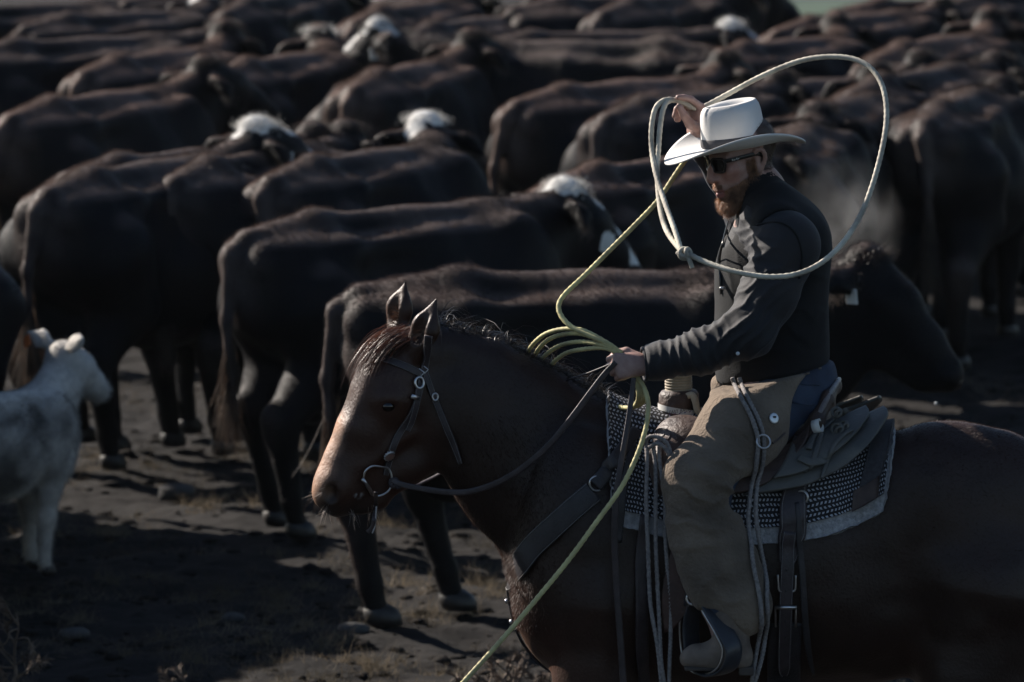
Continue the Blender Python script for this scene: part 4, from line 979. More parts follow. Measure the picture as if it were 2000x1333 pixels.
# chaps, one leg each side, worked as blended suede tubes with folds
def chaps(y):
    s = Solid(); e = -y
    s.chain([(hp(1512, 762, -.105 * e), .118), (hp(1450, 840, -.225 * e), .122), (hp(1372, 930, -.33 * e), .108)], k=.06)
    s.chain([(hp(1366, 952, -.345 * e), .104), (hp(1378, 1040, -.36 * e), .100), (hp(1408, 1120, -.37 * e), .108), (hp(1436, 1180, -.38 * e), .100)], k=.05, sq=(LAT, .66))
    s.ell(hp(1448, 1180, -.38 * e), (.075, .055, .075), k=.05)
    s.ell(hp(1456, 968, -.335 * e), (.075, .08, .05), k=.03, op=-1)
    s.cone(hp(1560, 748, -.10 * e), hp(1450, 752, -.12 * e), .085, .095, k=.05)
    # cut away the seat so the jeans show behind
    s.ell(hp(1600, 815, -.14 * e), (.105, .20, .14), k=.012, op=-1)
    s.ell(hp(1395, 1275, -.40 * e), (.085, .13, .13), k=.02, op=-1)
    s.cut(hp(1500, 728, 0), V3(-.2, 0, 1), .008)
    return dress(s, .0075, .0045, [(hp(1372, 968, -.45 * e), .085, V3(.15, 0, 1), 15, .011), (hp(1440, 960, -.42 * e), .08, V3(.5, 0, 1), 15, .008), (hp(1395, 790, -.2 * e), .06, V3(1, 0, -.3), 16, .008), (hp(1470, 860, -.36 * e), .14, V3(.6, 0, .8), 7, .0055), (hp(1400, 1090, -.44 * e), .15, V3(.9, 0, -.4), 9, .006), (hp(1430, 900, -.4 * e), .12, V3(.3, 0, 1), 13, .006), (hp(1350, 1030, -.42 * e), .09, V3(-.3, 0, 1), 14, .007), (hp(1420, 1160, -.42 * e), .10, V3(.5, 0, 1), 10, .005)], 31)
chn = chaps(-1); chf = chaps(1)
co = ob('chaps_leg', quad_mesh('chaps_leg', *chn), M_CHAPS, rider); ob('chaps_leg', quad_mesh('chaps_leg', *chf), M_CHAPS, rider)
CB = bvh_of(chn)
cc, cn = onto(CB, 1510, 818, .003); u_ = cn.cross(Vector((0, 0, 1))).normalized(); v_ = cn.cross(u_)
def disc(c, n_, r, t, seg=20, dome=.3):
    u_ = n_.cross(Vector((0, 0, 1)))
    u_ = u_.normalized() if u_.length > .01 else Vector((1, 0, 0)); v_ = n_.cross(u_); V = []; F = []
    for k_, (rr, h) in enumerate(((r, 0), (r, t), (r * .8, t * (1 + dome)), (r * .35, t * (1 + 1.6 * dome)))):
        for j in range(seg): a = 2 * math.pi * j / seg; V.append(c + (u_ * math.cos(a) + v_ * math.sin(a)) * rr + n_ * h)
    for k_ in range(3):
        for j in range(seg): F.append((k_ * seg + j, k_ * seg + (j + 1) % seg, (k_ + 1) * seg + (j + 1) % seg, (k_ + 1) * seg + j))
    F.append(tuple(3 * seg + j for j in range(seg))); return V, F
con = ob('concho', MB().add(*disc(cc, cn, .0165, .003)), mat('pale_concho', (.62, .65, .68), (.5, .52, .55), rough=.35, metal=.6), co)
m = MB().box(cc + cn * .0065 + Vector((-.001, 0, .003)), (.009, .003, .006), R=[u_, cn, Vector((0, 0, 1))] and None)
ob('emblem', m, M_FRAME, con)
zs = [onto(CB, x, y, .002)[0] for x, y in ((1508, 866), (1516, 861), (1525, 853), (1532, 846))]
ob('zipper', MB().tube(smooth_path(zs, 5), .0035, 6), M_BELT, co)

# boots
for y, nm in ((-.385, 0), (.385, 1)):
    s = Solid()
    s.chain([(hp(1425, 1200, y), .058), (hp(1428, 1255, y), .052), (hp(1432, 1278, y), .050)], k=.02)
    s.chain([(hp(1440, 1285, y), .045), (hp(1395, 1283, y), .042), (hp(1358, 1285, y), .034), (hp(1346, 1288, y), .026)], k=.025)
    s.cut(hp(1400, 1303, y), V3(.02, 0, -1), .004)
    bt = s.mesh(.006, 2); boo = ob('boot', quad_mesh('boot', bt[0] + vnormals(*bt) * (.003 * vnoise(bt[0], 30))[:, None], bt[1]), M_BOOT, rider)
    sl_ = MB()
    for (x0, x1, t0, t1, hh) in ((1336, 1420, 1299, 1307, 0), (1442, 1472, 1299, 1316, 0)):
        a_, b_ = hp(x0, (t0 + t1) / 2, y), hp(x1, (t0 + t1) / 2, y); c_ = (a_ + b_) / 2
        sl_.box(c_, (abs(b_[0] - a_[0]), .078, (t1 - t0) * PX), bev=.004)
    ob('sole', sl_, mat('boot_sole', (.06, .05, .045), rough=.8), boo)

# ---------------------------------------------------------------- hat
tf, tl, tu = frame(rad(20), rad(7.5)); TO = hp(1434, 283, .0)
Ht = lambda x, y, z: TO + tf * x + tl * y + tu * z
nseg = 72; prof = []                                     # rings from brim edge (upper side) up the crown into the dented top
def ring(a, b, zf, shift=0.0):
    return [Ht(math.cos(t) * a + shift, math.sin(t) * b, zf(t)) for t in np.linspace(0, 2 * math.pi, nseg, endpoint=False)]
def brimz(u):                                             # u 0 at the crown, 1 at the edge
    def f(t):
        c, s_ = math.cos(t), abs(math.sin(t))
        roll = .045 * s_ ** 2.2 * u ** 1.8; dip = (-.024 if c > 0 else -.026) * c * c * u ** 1.5
        return roll + dip + .003 * math.sin(3 * t + .5) * u
    return f
top = [ring(.102 + .118 * u, .086 + .098 * u - .012 * u * u, brimz(u)) for u in (1.0, .93, .75, .5, .25, .08)]
def cz(z, bow=0.0): return lambda t: z + bow * math.cos(t)
crown = [ring(.100, .084, cz(.002)), ring(.099, .083, cz(.03)), ring(.097, .080, cz(.065)), ring(.094, .076, cz(.098)), ring(.090, .070, cz(.114, -.003)), ring(.082, .061, lambda t: .126 - .004 * math.cos(t)), ring(.074, .053, lambda t: .128 - .004 * math.cos(t)),
         ring(.062, .043, lambda t: .120), ring(.046, .030, lambda t: .108), ring(.02, .014, lambda t: .102)]
bot = [ring(.102 + .118 * u, .086 + .098 * u - .012 * u * u, (lambda uu: (lambda t: brimz(uu)(t) - .0045))(u)) for u in (.02, .25, .5, .75, .93, 1.0)]
inner = [ring(.095, .079, cz(-.004)), ring(.094, .078, cz(.03)), ring(.090, .072, cz(.09)), ring(.03, .02, cz(.095))]
rings = inner[::-1] + bot + top + crown
V_ = [p for r in rings for p in r]; F_ = []
for i in range(len(rings) - 1):
    for j in range(nseg): F_.append((i * nseg + j, i * nseg + (j + 1) % nseg, (i + 1) * nseg + (j + 1) % nseg, (i + 1) * nseg + j))
F_.append(tuple((len(rings) - 1) * nseg + j for j in range(nseg))); F_.append(tuple(range(nseg))[::-1])
V_ = np.array(V_)
# side pinches near the front of the crown
loc = (V_ - TO) @ np.stack([tf, tl, tu], 1)
pin = np.exp(-((loc[:, 0] - .055) / .035) ** 2 - ((loc[:, 2] - .112) / .028) ** 2) * (np.abs(loc[:, 1]) > .02) * (loc[:, 2] > .04)
V_ = V_ - (np.sign(loc[:, 1]) * pin * .012)[:, None] * tl
hat = ob('hat', MB().add(V_, F_), M_FELT, rider)
rb_ = [ring(.1015, .0855, cz(.004)), ring(.1025, .0865, cz(.008)), ring(.1010, .0850, cz(.029)), ring(.0995, .0835, cz(.031))]
V_ = [p for r in rb_ for p in r]; F_ = [(i * nseg + j, i * nseg + (j + 1) % nseg, (i + 1) * nseg + (j + 1) % nseg, (i + 1) * nseg + j) for i in range(3) for j in range(nseg)]
ob('hat_band', MB().add(V_, F_), M_BAND, hat)
# ---------------------------------------------------------------- sunglasses
def lens(y):
    V = []; out = []
    for a in np.linspace(0, 2 * math.pi, 28, endpoint=False):
        ex = .5; cx_ = math.copysign(abs(math.cos(a)) ** ex, math.cos(a)) * .0275; cz_ = math.copysign(abs(math.sin(a)) ** ex, math.sin(a)) * .0215
        if cz_ < 0: cx_ *= .86
        yy = y + cx_; out.append((.106 - 4.5 * yy * yy, yy, .012 + cz_))
    return out
sg = thing_root = None
fr = MB(); ls = []
for y in (-.0335, .0335):
    o_ = lens(y); fr.tube([Hd(*p) for p in o_], .0036, 8, closed=True)
    c_ = np.mean([Hd(*p) for p in o_], 0); V = [Hd(*p) for p in o_]; cen = c_ + hf * .002
    V2 = V + [v - hf * .002 for v in V] + [cen, c_ - hf * .001]; n_ = len(o_); F = [(j, (j + 1) % n_, 2 * n_) for j in range(n_)] + [(n_ + (j + 1) % n_, n_ + j, 2 * n_ + 1) for j in range(n_)]
    ls.append((V2, F))
fr.tube(smooth_path([Hd(.104, -.008, .024), Hd(.1085, 0, .026), Hd(.104, .008, .024)], 5), .0035, 8)
glasses = ob('sunglasses', fr, M_FRAME, rider)
for l_ in ls: ob('lens', MB().add(*l_), M_GLASS, glasses)
for y in (-1, 1):
    pts = smooth_path([Hd(.088, y * .062, .024), Hd(.070, y * .071, .025), Hd(.03, y * .078, .024), Hd(-.012, y * .082, .022), Hd(-.034, y * .079, .008)], 5)
    ob('temple', MB().tube(pts, 1, 10, flat=(.0062, .0025), up=hl_ * y), M_FRAME, glasses)
V, F = text_mesh('Ray-Ban', .0085, .0003); rm = Matrix((tuple(-hf), tuple(hl_), tuple(hu))).transposed()
R2 = np.stack([-hf, hu, hl_], 1)
ob('lettering', MB().add([Hd(.060, .0775, .0245) + R2 @ np.array(v[:]) for v in V], F, False), M_TAGW, glasses)

# ================================================================== saddle blanket, saddle, breast collar, bridle
M_FLEECE = mat('pale_fleece', (.36, .36, .37), (.22, .22, .23), rough=.95, nscale=70, bump=.8, bscale=130, sheen=.2, sheen_col=(.8, .8, .8))
M_SADDLE = mat('tooled_brown_leather', (.060, .037, .029), (.030, .018, .015), rough=.55, nscale=24, detail=5, bump=.5, bscale=60, spec=.4)
M_SKIRT = mat('oiled_grey_leather', (.085, .083, .075), (.055, .055, .052), rough=.5, nscale=12, detail=6, bump=.2, bscale=90, spec=.45)
M_BLACKL = mat('black_strap_leather', (.022, .020, .024), (.013, .012, .014), rough=.5, nscale=25, bump=.25, bscale=120, spec=.45)
M_STRAP = mat('dark_brown_strap_leather', (.040, .030, .034), (.022, .017, .019), rough=.5, nscale=25, bump=.25, bscale=120, spec=.45)
M_FELTD = mat('dark_grey_wear_felt', (.050, .050, .055), (.032, .032, .036), rough=.9, nscale=90, bump=.5)
M_CREAM = mat('cream_rubber_wrap', (.42, .37, .28), (.27, .23, .17), rough=.7, nscale=16, bump=.2)
M_STITCH = mat('pale_stitching', (.20, .19, .19), (.12, .115, .115), rough=.8, nscale=200)
M_GROPE = mat('grey_cotton_rope', (.24, .225, .22), (.14, .13, .13), rough=.9, nscale=120, bump=.3)
M_WPLAST = mat('white_plastic', (.62, .62, .60), (.5, .5, .48), rough=.4, nscale=20)
# woven cloth pattern
M_WEAVE = mat('black_and_white_weave', (.014, .015, .018), (.009, .009, .011), rough=.95, nscale=60, bump=.4, bscale=160)
_t = M_WEAVE.node_tree; _n = _t.nodes; _l = _t.links
def mth(op, a, b=None):
    m_ = _n.new('ShaderNodeMath'); m_.operation = op
    for i, v in enumerate((a, b)):
        if v is None: continue
        if isinstance(v, (int, float)): m_.inputs[i].default_value = v
        else: _l.new(v, m_.inputs[i])
    return m_.outputs[0]
uv = _n.new('ShaderNodeAttribute'); uv.attribute_name = 'cloth'; sp_ = _n.new('ShaderNodeSeparateColor'); _l.new(uv.outputs['Color'], sp_.inputs[0])
nzw = _n.new('ShaderNodeTexNoise'); nzw.inputs['Scale'].default_value = 40; _tc = _n.new('ShaderNodeTexCoord'); _l.new(_tc.outputs['Object'], nzw.inputs['Vector'])
wob = mth('MULTIPLY', mth('SUBTRACT', nzw.outputs['Fac'], .5), 3.0)
uu = mth('ADD', mth('MULTIPLY', sp_.outputs[0], 520.0), wob); vv = mth('ADD', mth('MULTIPLY', sp_.outputs[1], 150.0), wob)
row = mth('SINE', vv); dash = mth('SINE', mth('ADD', uu, mth('MULTIPLY', mth('SINE', mth('MULTIPLY', vv, .5)), 1.6)))
msk = mth('MULTIPLY', mth('GREATER_THAN', row, .05), mth('GREATER_THAN', dash, .0))
_mx = _n.new('ShaderNodeMix'); _mx.data_type = 'RGBA'; _l.new(msk, _mx.inputs[0]); _b = _n['Principled BSDF']; _l.new(_b.inputs['Base Color'].links[0].from_socket, _mx.inputs[6]); _mx.inputs[7].default_value = (.36, .37, .40, 1); _l.new(_mx.outputs[2], _b.inputs['Base Color'])

zc = hp(1450, 1085)[2]
def around(px, th, off):
    """a point of the horse's barrel at this length and angle (0 = near side, 90 = top), lifted off the coat"""
    x = hp(px, 1000, -.3)[0] if px is not None else 0
    d = Vector((0, -math.cos(th), math.sin(th))); h = HB.ray_cast(Vector((x, 0, zc)), d)
    return np.array((h[0] + d * off)[:]) if h[0] is not None else np.array((x, -math.cos(th) * .3, zc + math.sin(th) * .3))
def theta(px, py):
    h, n_ = onto(HB, px, py, 0, -.29); return math.atan2(h.z - zc, -h.y)
def wrap(bx, by, tx, off, thick, nu=70, nv=90, both=True, name='', v0=0.0, v1=1.0):
    """a cloth laid over the back: bottom edge in photo px (bx, by), top edge px tx"""
    us = np.linspace(0, 1, nu); pts = np.zeros((nu, nv, 3)); uvw = np.zeros((nu, nv, 3))
    kb = np.linspace(0, 1, len(bx))
    for i, u in enumerate(us):
        xb, yb = np.interp(u, kb, bx), np.interp(u, kb, by); xt = tx[0] + (tx[1] - tx[0]) * u; tb = theta(xb, yb)
        for j, v in enumerate(np.linspace(v0, v1, nv)):
            th = tb + (math.pi - 2 * tb) * v; hgt = math.sin(math.pi * v) if both else v
            pts[i, j] = around(xb + (xt - xb) * min(1, hgt), th, off); uvw[i, j] = (u * .9, v * 2.2, 0)
    for _ in range(3):
        pts[1:-1, 1:-1] = (pts[1:-1, 1:-1] * 2 + pts[:-2, 1:-1] + pts[2:, 1:-1] + pts[1:-1, :-2] + pts[1:-1, 2:]) / 6
    flat = pts.reshape(-1, 3); I, J = np.meshgrid(np.arange(nu - 1), np.arange(nv - 1), indexing='ij'); b0 = (I * nv + J).ravel()
    q = np.stack([b0, b0 + 1, b0 + nv + 1, b0 + nv], 1); N = vnormals(flat, q)
    if (N[:, 1] * flat[:, 1]).mean() < 0: N = -N; q = q[:, ::-1]
    jit = (.002 * vnoise(flat, 18))[:, None]
    outer = flat + N * (thick / 2 + jit); inn = flat - N * thick / 2
    V = np.concatenate([outer, inn]); n_ = len(flat); Q = [q, q[:, ::-1] + n_]
    rim = [i * nv for i in range(nu)] + [(nu - 1) * nv + j for j in range(1, nv)] + [i * nv + nv - 1 for i in range(nu - 2, -1, -1)] + [j for j in range(nv - 2, 0, -1)]
    rim = np.array(rim); nx = np.roll(rim, -1); Q.append(np.stack([rim, nx, nx + n_, rim + n_], 1))
    me = quad_mesh(name, V, np.concatenate(Q)); set_attr(me, 'cloth', np.concatenate([uvw.reshape(-1, 3)] * 2))
    return me, V, np.concatenate(Q)
bx = [1198, 1250, 1330, 1420, 1490, 1560, 1640, 1690, 1727]; by = [1028, 1040, 1058, 1066, 1064, 1060, 1042, 1022, 1002]
bl = hp(1460, 900)
blanket = thing('saddle_blanket', 'black and white woven saddle blanket with pale fleece edge on the bay horse', 'saddle blanket', (bl[0], 0, bl[2]))
fme, fV, fQ = wrap(bx, by, (1188, 1757), .010, .018, name='fleece_pad')
fV2 = fV + vnormals(fV, fQ) * (.004 * vnoise(fV, 75))[:, None]; fme.vertices.foreach_set('co', fV2.astype(np.float32).ravel()); fme.update()
ob('fleece_pad', fme, M_FLEECE, blanket)
wme, wV, wQ = wrap([x for x in bx], [y - 29 for y in by], (1190, 1745), .026, .012, name='woven_cloth')
ob('woven_cloth', wme, M_WEAVE, blanket)
tme, tV, tQ = wrap([1668, 1690, 1712], [1002, 990, 975], (1716, 1758), .036, .012, nu=10, name='wear_strip', v0=.0, v1=1.0)
ob('wear_strip', tme, M_FELTD, blanket)
lme, lV, lQ = wrap([1664, 1690, 1716], [1012, 1000, 985], (1680, 1725), .046, .008, nu=8, nv=12, name='wear_leather', v0=.0, v1=.085)
ob('wear_leather', lme, M_SADDLE, blanket)
BB_ = bvh_of((HV, HQ), (fV2, fQ), (wV, wQ), (tV, tQ))
def lay(px, py, off=.008, Y=None, bvh=None):
    """nearest of: the surface under this pixel lifted by off, or the plane Y"""
    h, n_ = onto(bvh or BB_, px, py, off, Y if Y is not None else -.3)
    if Y is not None:
        p = P(px, py, Y)
        if (p - CAM).length < (h - CAM).length: return np.array(p[:])
    return np.array(h[:])
def sheet(rows, thick, off=.008, n=6, bvh=None, jitter=.0):
    """a leather panel: rows of (px, py, Y) control points, smoothed, given thickness"""
    R = []
    for r in rows:
        pts = smooth_path([(p[0], p[1], p[2]) for p in r], n); R.append(pts)
    R = np.array(R); cols = []
    for j in range(R.shape[1]): cols.append(smooth_path(R[:, j], n))
    G = np.array(cols); nu, nv = G.shape[:2]
    pts = np.array([lay(*G[i, j][:2], off, G[i, j][2], bvh) for i in range(nu) for j in range(nv)]).reshape(nu, nv, 3)
    for _ in range(4): pts[1:-1, 1:-1] = (pts[1:-1, 1:-1] * 2 + pts[:-2, 1:-1] + pts[2:, 1:-1] + pts[1:-1, :-2] + pts[1:-1, 2:]) / 6
    flat = pts.reshape(-1, 3); I, J = np.meshgrid(np.arange(nu - 1), np.arange(nv - 1), indexing='ij'); b0 = (I * nv + J).ravel()
    q = np.stack([b0, b0 + 1, b0 + nv + 1, b0 + nv], 1); N = vnormals(flat, q)
    if N[:, 1].mean() > 0: N = -N; q = q[:, ::-1]
    V = np.concatenate([flat + N * thick * .6, flat - N * thick * .4]); n_ = len(flat); Q = [q, q[:, ::-1] + n_]
    rim = np.array([i * nv for i in range(nu)] + [(nu - 1) * nv + j for j in range(1, nv)] + [i * nv + nv - 1 for i in range(nu - 2, -1, -1)] + [j for j in range(nv - 2, 0, -1)])
    nx = np.roll(rim, -1); Q.append(np.stack([rim, nx, nx + n_, rim + n_], 1))
    return V, np.concatenate(Q), (flat + N * thick * .6)[rim]
def mirror(VQ): V = VQ[0].copy(); V[:, 1] *= -1; return V, VQ[1][:, ::-1]
def strap(pts, wpx, off=.006, thick=.0022, Y=None, bvh=None, n=8, up=None, taper=None):
    """a flat strap laid along photo points; returns mesh data and its two edges"""
    p2 = smooth_path([(a[0], a[1], (a[2] if len(a) > 2 else 0)) for a in pts], n); has = len(pts[0]) > 2
    W = np.array([lay(q[0], q[1], off, q[2] if has else Y, bvh) for q in p2])
    for _ in range(3): W[1:-1] = (W[:-2] + W[1:-1] * 2 + W[2:]) / 4
    nr = []
    for q, w_ in zip(p2, W):
        h, nn = onto(bvh or BB_, q[0], q[1], 0, -.3); d = (h - CAM).length - (Vector(w_) - CAM).length
        nr.append(nn[:] if d < .05 else (0, -1, 0.05))
    nr = np.array(nr)
    for _ in range(4): nr[1:-1] = (nr[:-2] + nr[1:-1] + nr[2:]) / 3
    wd = np.interp(np.linspace(0, 1, len(W)), np.linspace(0, 1, len(wpx)), wpx) if not np.isscalar(wpx) else np.full(len(W), wpx, float)
    V, F = tube(W, wd * PX / 2, 10, flat=(1.0, thick / (np.mean(wd) * PX / 2)), up=up if up is not None else nr)
    T, U, _w = frames(W); nr = nr - T * (nr * T).sum(1)[:, None]; nr /= np.linalg.norm(nr, axis=1)[:, None]; S = np.cross(nr, T)
    e = [W + S * (wd * PX / 2 * k)[:, None] + nr * (thick + .0006) for k in (-.82, .82)]
    return (V, F), e, W
def torus(c, n_, R_, r, seg=28, sx=1.0):
    n_ = Vector(n_).normalized(); u_ = n_.cross(Vector((0, 0, 1))).normalized(); v_ = n_.cross(u_); c = Vector(c)
    return tube([c + u_ * math.cos(a) * R_ * sx + v_ * math.sin(a) * R_ for a in np.linspace(0, 2 * math.pi, seg, endpoint=False)], r, 8, closed=True)
# ------------------------------------------------------------------ saddle
sp0 = hp(1460, 860); saddle = thing('saddle', 'brown tooled roping saddle with wrapped horn under the rider', 'saddle', (sp0[0], 0, sp0[2]))
def part_both(nm, vq, m, par=None):
    o = ob(nm, MB().add(vq[0], vq[1]), m, par or saddle); mv = mirror(vq); ob(nm, MB().add(*mv), m, par or saddle); return o
sk1 = sheet([[(1560, 852, -.13), (1620, 836, -.13), (1680, 816, -.12), (1727, 796, -.11)], [(1540, 890, -.24), (1610, 875, -.235), (1675, 850, -.21), (1734, 812, -.16)],
             [(1510, 930, -.30), (1590, 915, -.295), (1655, 888, -.27), (1702, 862, -.23)], [(1450, 968, -.33), (1560, 952, -.32), (1615, 930, -.30), (1655, 908, -.28)]], .011, .012)
part_both('skirt', sk1, M_SKIRT)
jk = sheet([[(1560, 838, -.12), (1610, 826, -.12), (1650, 812, -.12), (1692, 794, -.11)], [(1545, 870, -.25), (1600, 860, -.245), (1650, 840, -.22), (1697, 812, -.16)],
            [(1530, 905, -.31), (1585, 895, -.30), (1630, 872, -.275), (1668, 850, -.24)], [(1510, 935, -.335), (1560, 925, -.325), (1600, 905, -.305), (1636, 880, -.28)]], .009, .028)
part_both('rear_jockey', jk, M_SKIRT)
sj = sheet([[(1400, 880, -.25), (1470, 890, -.26), (1540, 870, -.24), (1585, 830, -.20)], [(1400, 930, -.31), (1460, 930, -.31), (1525, 905, -.30), (1570, 870, -.27)], [(1410, 965, -.335), (1450, 962, -.335), (1495, 945, -.33), (1530, 915, -.31)]], .009, .03)
part_both('seat_jockey', sj, M_SADDLE)
s = Solid()
s.chain([(hp(1566, 878, -.20), .028), (hp(1596, 822, -.185), .024), (hp(1618, 778, -.135), .022), (hp(1631, 753, -.05), .021), (hp(1632, 751, .05), .021), (hp(1618, 778, .135), .022), (hp(1596, 822, .185), .024), (hp(1566, 878, .20), .028)], k=.02, sq=((1, 0, .55), .75))
s.chain([(hp(1585, 838, -.10), .03), (hp(1610, 795, 0), .022), (hp(1585, 838, .10), .03)], k=.05)
for y in (-1, 1): s.cone(hp(1560, 850, y * .08), hp(1604, 800, y * .08), .06, .02, k=.05, sq=((1, 0, .5), .4))
s.chain([(hp(1400, 872), .10), (hp(1480, 880), .09), (hp(1560, 862), .10)], k=.06, sq=(LAT, 1.7))
st_ = s.mesh(.008, 2); ob('seat', quad_mesh('seat', *st_), M_SADDLE, saddle)
cr_ = smooth_path([hp(1600, 808, -.19), hp(1622, 768, -.14), hp(1636, 746, -.05), hp(1637, 744, .05), hp(1622, 768, .14)], 6)
ob('cantle_binding', MB().tube(cr_, .0085, 8), mat('pale_cantle_hide', (.26, .25, .25), (.12, .1, .1), rough=.45, nscale=30), saddle)  # binding paler than the seat leather
s = Solid()
s.chain([(hp(1300, 945, -.295), .040), (hp(1308, 900, -.255), .058), (hp(1325, 862, -.15), .066), (hp(1330, 852, 0), .062), (hp(1325, 862, .15), .066), (hp(1308, 900, .255), .058), (hp(1300, 945, .295), .040)], k=.04)
s.cone(hp(1360, 870, -.2), hp(1360, 870, .2), .07, .07, k=.06)
fk = s.mesh(.008, 2); fkV = fk[0]
ob('fork', quad_mesh('fork', fkV, fk[1]), M_SADDLE, saddle)
# tooled scroll on the fork
FB_ = bvh_of((fkV, fk[1]))
sc_pts = [onto(FB_, 1292 + math.cos(a) * (5 + a * 1.9), 848 + math.sin(a) * (4 + a * 1.5), .001)[0] for a in np.linspace(0, 9.5, 50)]
ob('tooling', MB().tube(sc_pts, .0022, 6), M_STRAP, saddle)
# horn
def lathe(c0, axis, prof, seg=32):
    ax_ = np.array(axis, float); ax_ /= np.linalg.norm(ax_); u_ = np.cross(ax_, (0, 1, 0)); u_ /= np.linalg.norm(u_); v_ = np.cross(ax_, u_)
    V = []; F = []
    for r, h in prof:
        for j in range(seg): a = 2 * math.pi * j / seg; V.append(np.array(c0) + ax_ * h + (u_ * math.cos(a) + v_ * math.sin(a)) * r)
    for i in range(len(prof) - 1):
        for j in range(seg): F.append((i * seg + j, i * seg + (j + 1) % seg, (i + 1) * seg + (j + 1) % seg, (i + 1) * seg + j))
    F.append(tuple(range(seg))[::-1]); F.append(tuple((len(prof) - 1) * seg + j for j in range(seg))); return V, F
hb0 = hp(1327, 818, -.0)
horn = ob('horn', MB().add(*lathe(hb0, (-.03, 0, 1), [(.066, 0), (.063, .02), (.061, .05), (.060, .075), (.052, .086), (.036, .09), (.036, .14), (.05, .155), (.052, .17), (.04, .178)])), M_SADDLE, saddle)
pf = []
for i in range(6): z0 = .084 + i * .0085; pf += [(.0375, z0), (.0415, z0 + .0018), (.0415, z0 + .0066), (.0375, z0 + .0084)]
ob('horn_wrap', MB().add(*lathe(hb0, (-.03, 0, 1), [(.046, .078)] + pf)), M_CREAM, horn)
m = MB()
for k_, (w0, dy) in enumerate(((.020, 0), (.014, .004))):
    pts = [hp(1340, 775, -.05), hp(1352, 772, -.055), hp(1358, 785, -.062), hp(1362, 802, -.066), hp(1372, 812, -.062)]
    m.tube(smooth_path(np.array(pts) + np.array([dy, -.002 * k_, 0]), 5), 1, 8, flat=(w0 * .5, .003), up=(0, -1, .2))
ob('wrap_tail', m, M_CREAM, horn)
# printed elastic band round the foot of the horn
band = MB(); seg = 40; V_ = []; tilt = .15
def bandp(a, h): return hb0 + V3(-math.cos(a) * .0655 + .0, -math.sin(a) * .0655, .030 + h + tilt * -math.cos(a) * .0655 * -1.0)
for a in np.linspace(-.6, math.pi + .6, seg): V_ += [bandp(a, -.009), bandp(a, .009)]
F_ = [(2 * i, 2 * i + 2, 2 * i + 3, 2 * i + 1) for i in range(seg - 1)]; band.add(V_, F_)
bnd = ob('printed_band', band, M_WPLAST, horn)
V, F = text_mesh('ROPES FAST BACK ROPES', .0135, .0002); m = MB()
def bend(v, r=.0662, h=0.0):
    a = math.pi / 2 + v[0] / r; return hb0 + V3(-math.cos(a) * -1 * 1 * 0 + math.cos(math.pi - a) * r * 1.0, -math.sin(a) * r, .030 + h + v[1] + tilt * math.cos(math.pi - a) * r * -1 * -1)
ob('lettering', MB().add([bend((v[0], v[1] + .0022)) for v in V], F, False), M_FRAME, bnd)
m = MB()
for i in range(-4, 5):
    tri = [(i * .016 - .004, -.0035), (i * .016 + .006, -.0015), (i * .016 - .002, -.0075)]; m.add([bend(t) for t in tri], [(0, 1, 2)], False)
ob('arrow_marks', m, mat('red_blue_print', (.25, .05, .06), (.05, .06, .2), nscale=90), bnd)
# fender, stirrup leather, stirrup
fe = sheet([[(1345, 930, -.33), (1375, 930, -.335), (1410, 930, -.335)], [(1315, 1060, -.345), (1345, 1060, -.35), (1380, 1060, -.35)], [(1293, 1160, -.35), (1325, 1165, -.355), (1360, 1160, -.355)], [(1298, 1236, -.345), (1318, 1225, -.35), (1345, 1190, -.355)]], .007, .006)
part_both('fender', fe, mat('red_brown_fender_leather', (.060, .030, .024), (.035, .018, .015), rough=.55, nscale=18, bump=.3))
for sg in (1, -1):
    Y_ = lambda v: v * sg
    U_ = [hp(1345, 1168, -.335), hp(1333, 1210, -.325), hp(1334, 1262, -.325), hp(1345, 1302, -.345), hp(1375, 1318, -.395), hp(1405, 1306, -.45), hp(1416, 1272, -.462), hp(1402, 1238, -.448), hp(1380, 1200, -.41), hp(1366, 1172, -.375)]
    up_ = smooth_path(U_, 8); up_[:, 1] *= sg; cen = up_.mean(0); nrm = up_ - cen
    T, _, _ = frames(up_); wdir = np.tile(V3(.93, -.36 * sg, .05), (len(up_), 1))
    sti = ob('stirrup', MB().tube(up_ + wdir * .028, 1, 10, flat=(.034, .0045), up=nrm), mat('dark_stirrup_leather', (.03, .034, .042), (.018, .02, .026), rough=.4, nscale=30) if sg == 1 else M_BLACKL, saddle)
    ed = MB().tube(up_ - wdir * .007, .0034, 8); ob('metal_edge', ed, M_METAL, sti)
    c_ = hp(1352, 1170, -.375); c_[1] *= sg
    ob('stirrup_buckle', MB().add(*torus(c_, (-.2, -sg, .1), .0165, .0045, 16)), M_METAL, sti)
    lt = [hp(1372, 1050, -.35), hp(1362, 1110, -.36), hp(1354, 1165, -.365), hp(1352, 1185, -.36)]; lt = smooth_path(lt, 5); lt[:, 1] *= sg
    ob('stirrup_leather', MB().tube(lt, 1, 8, flat=(.026, .004), up=(0, -sg, 0)), M_BLACKL, sti)
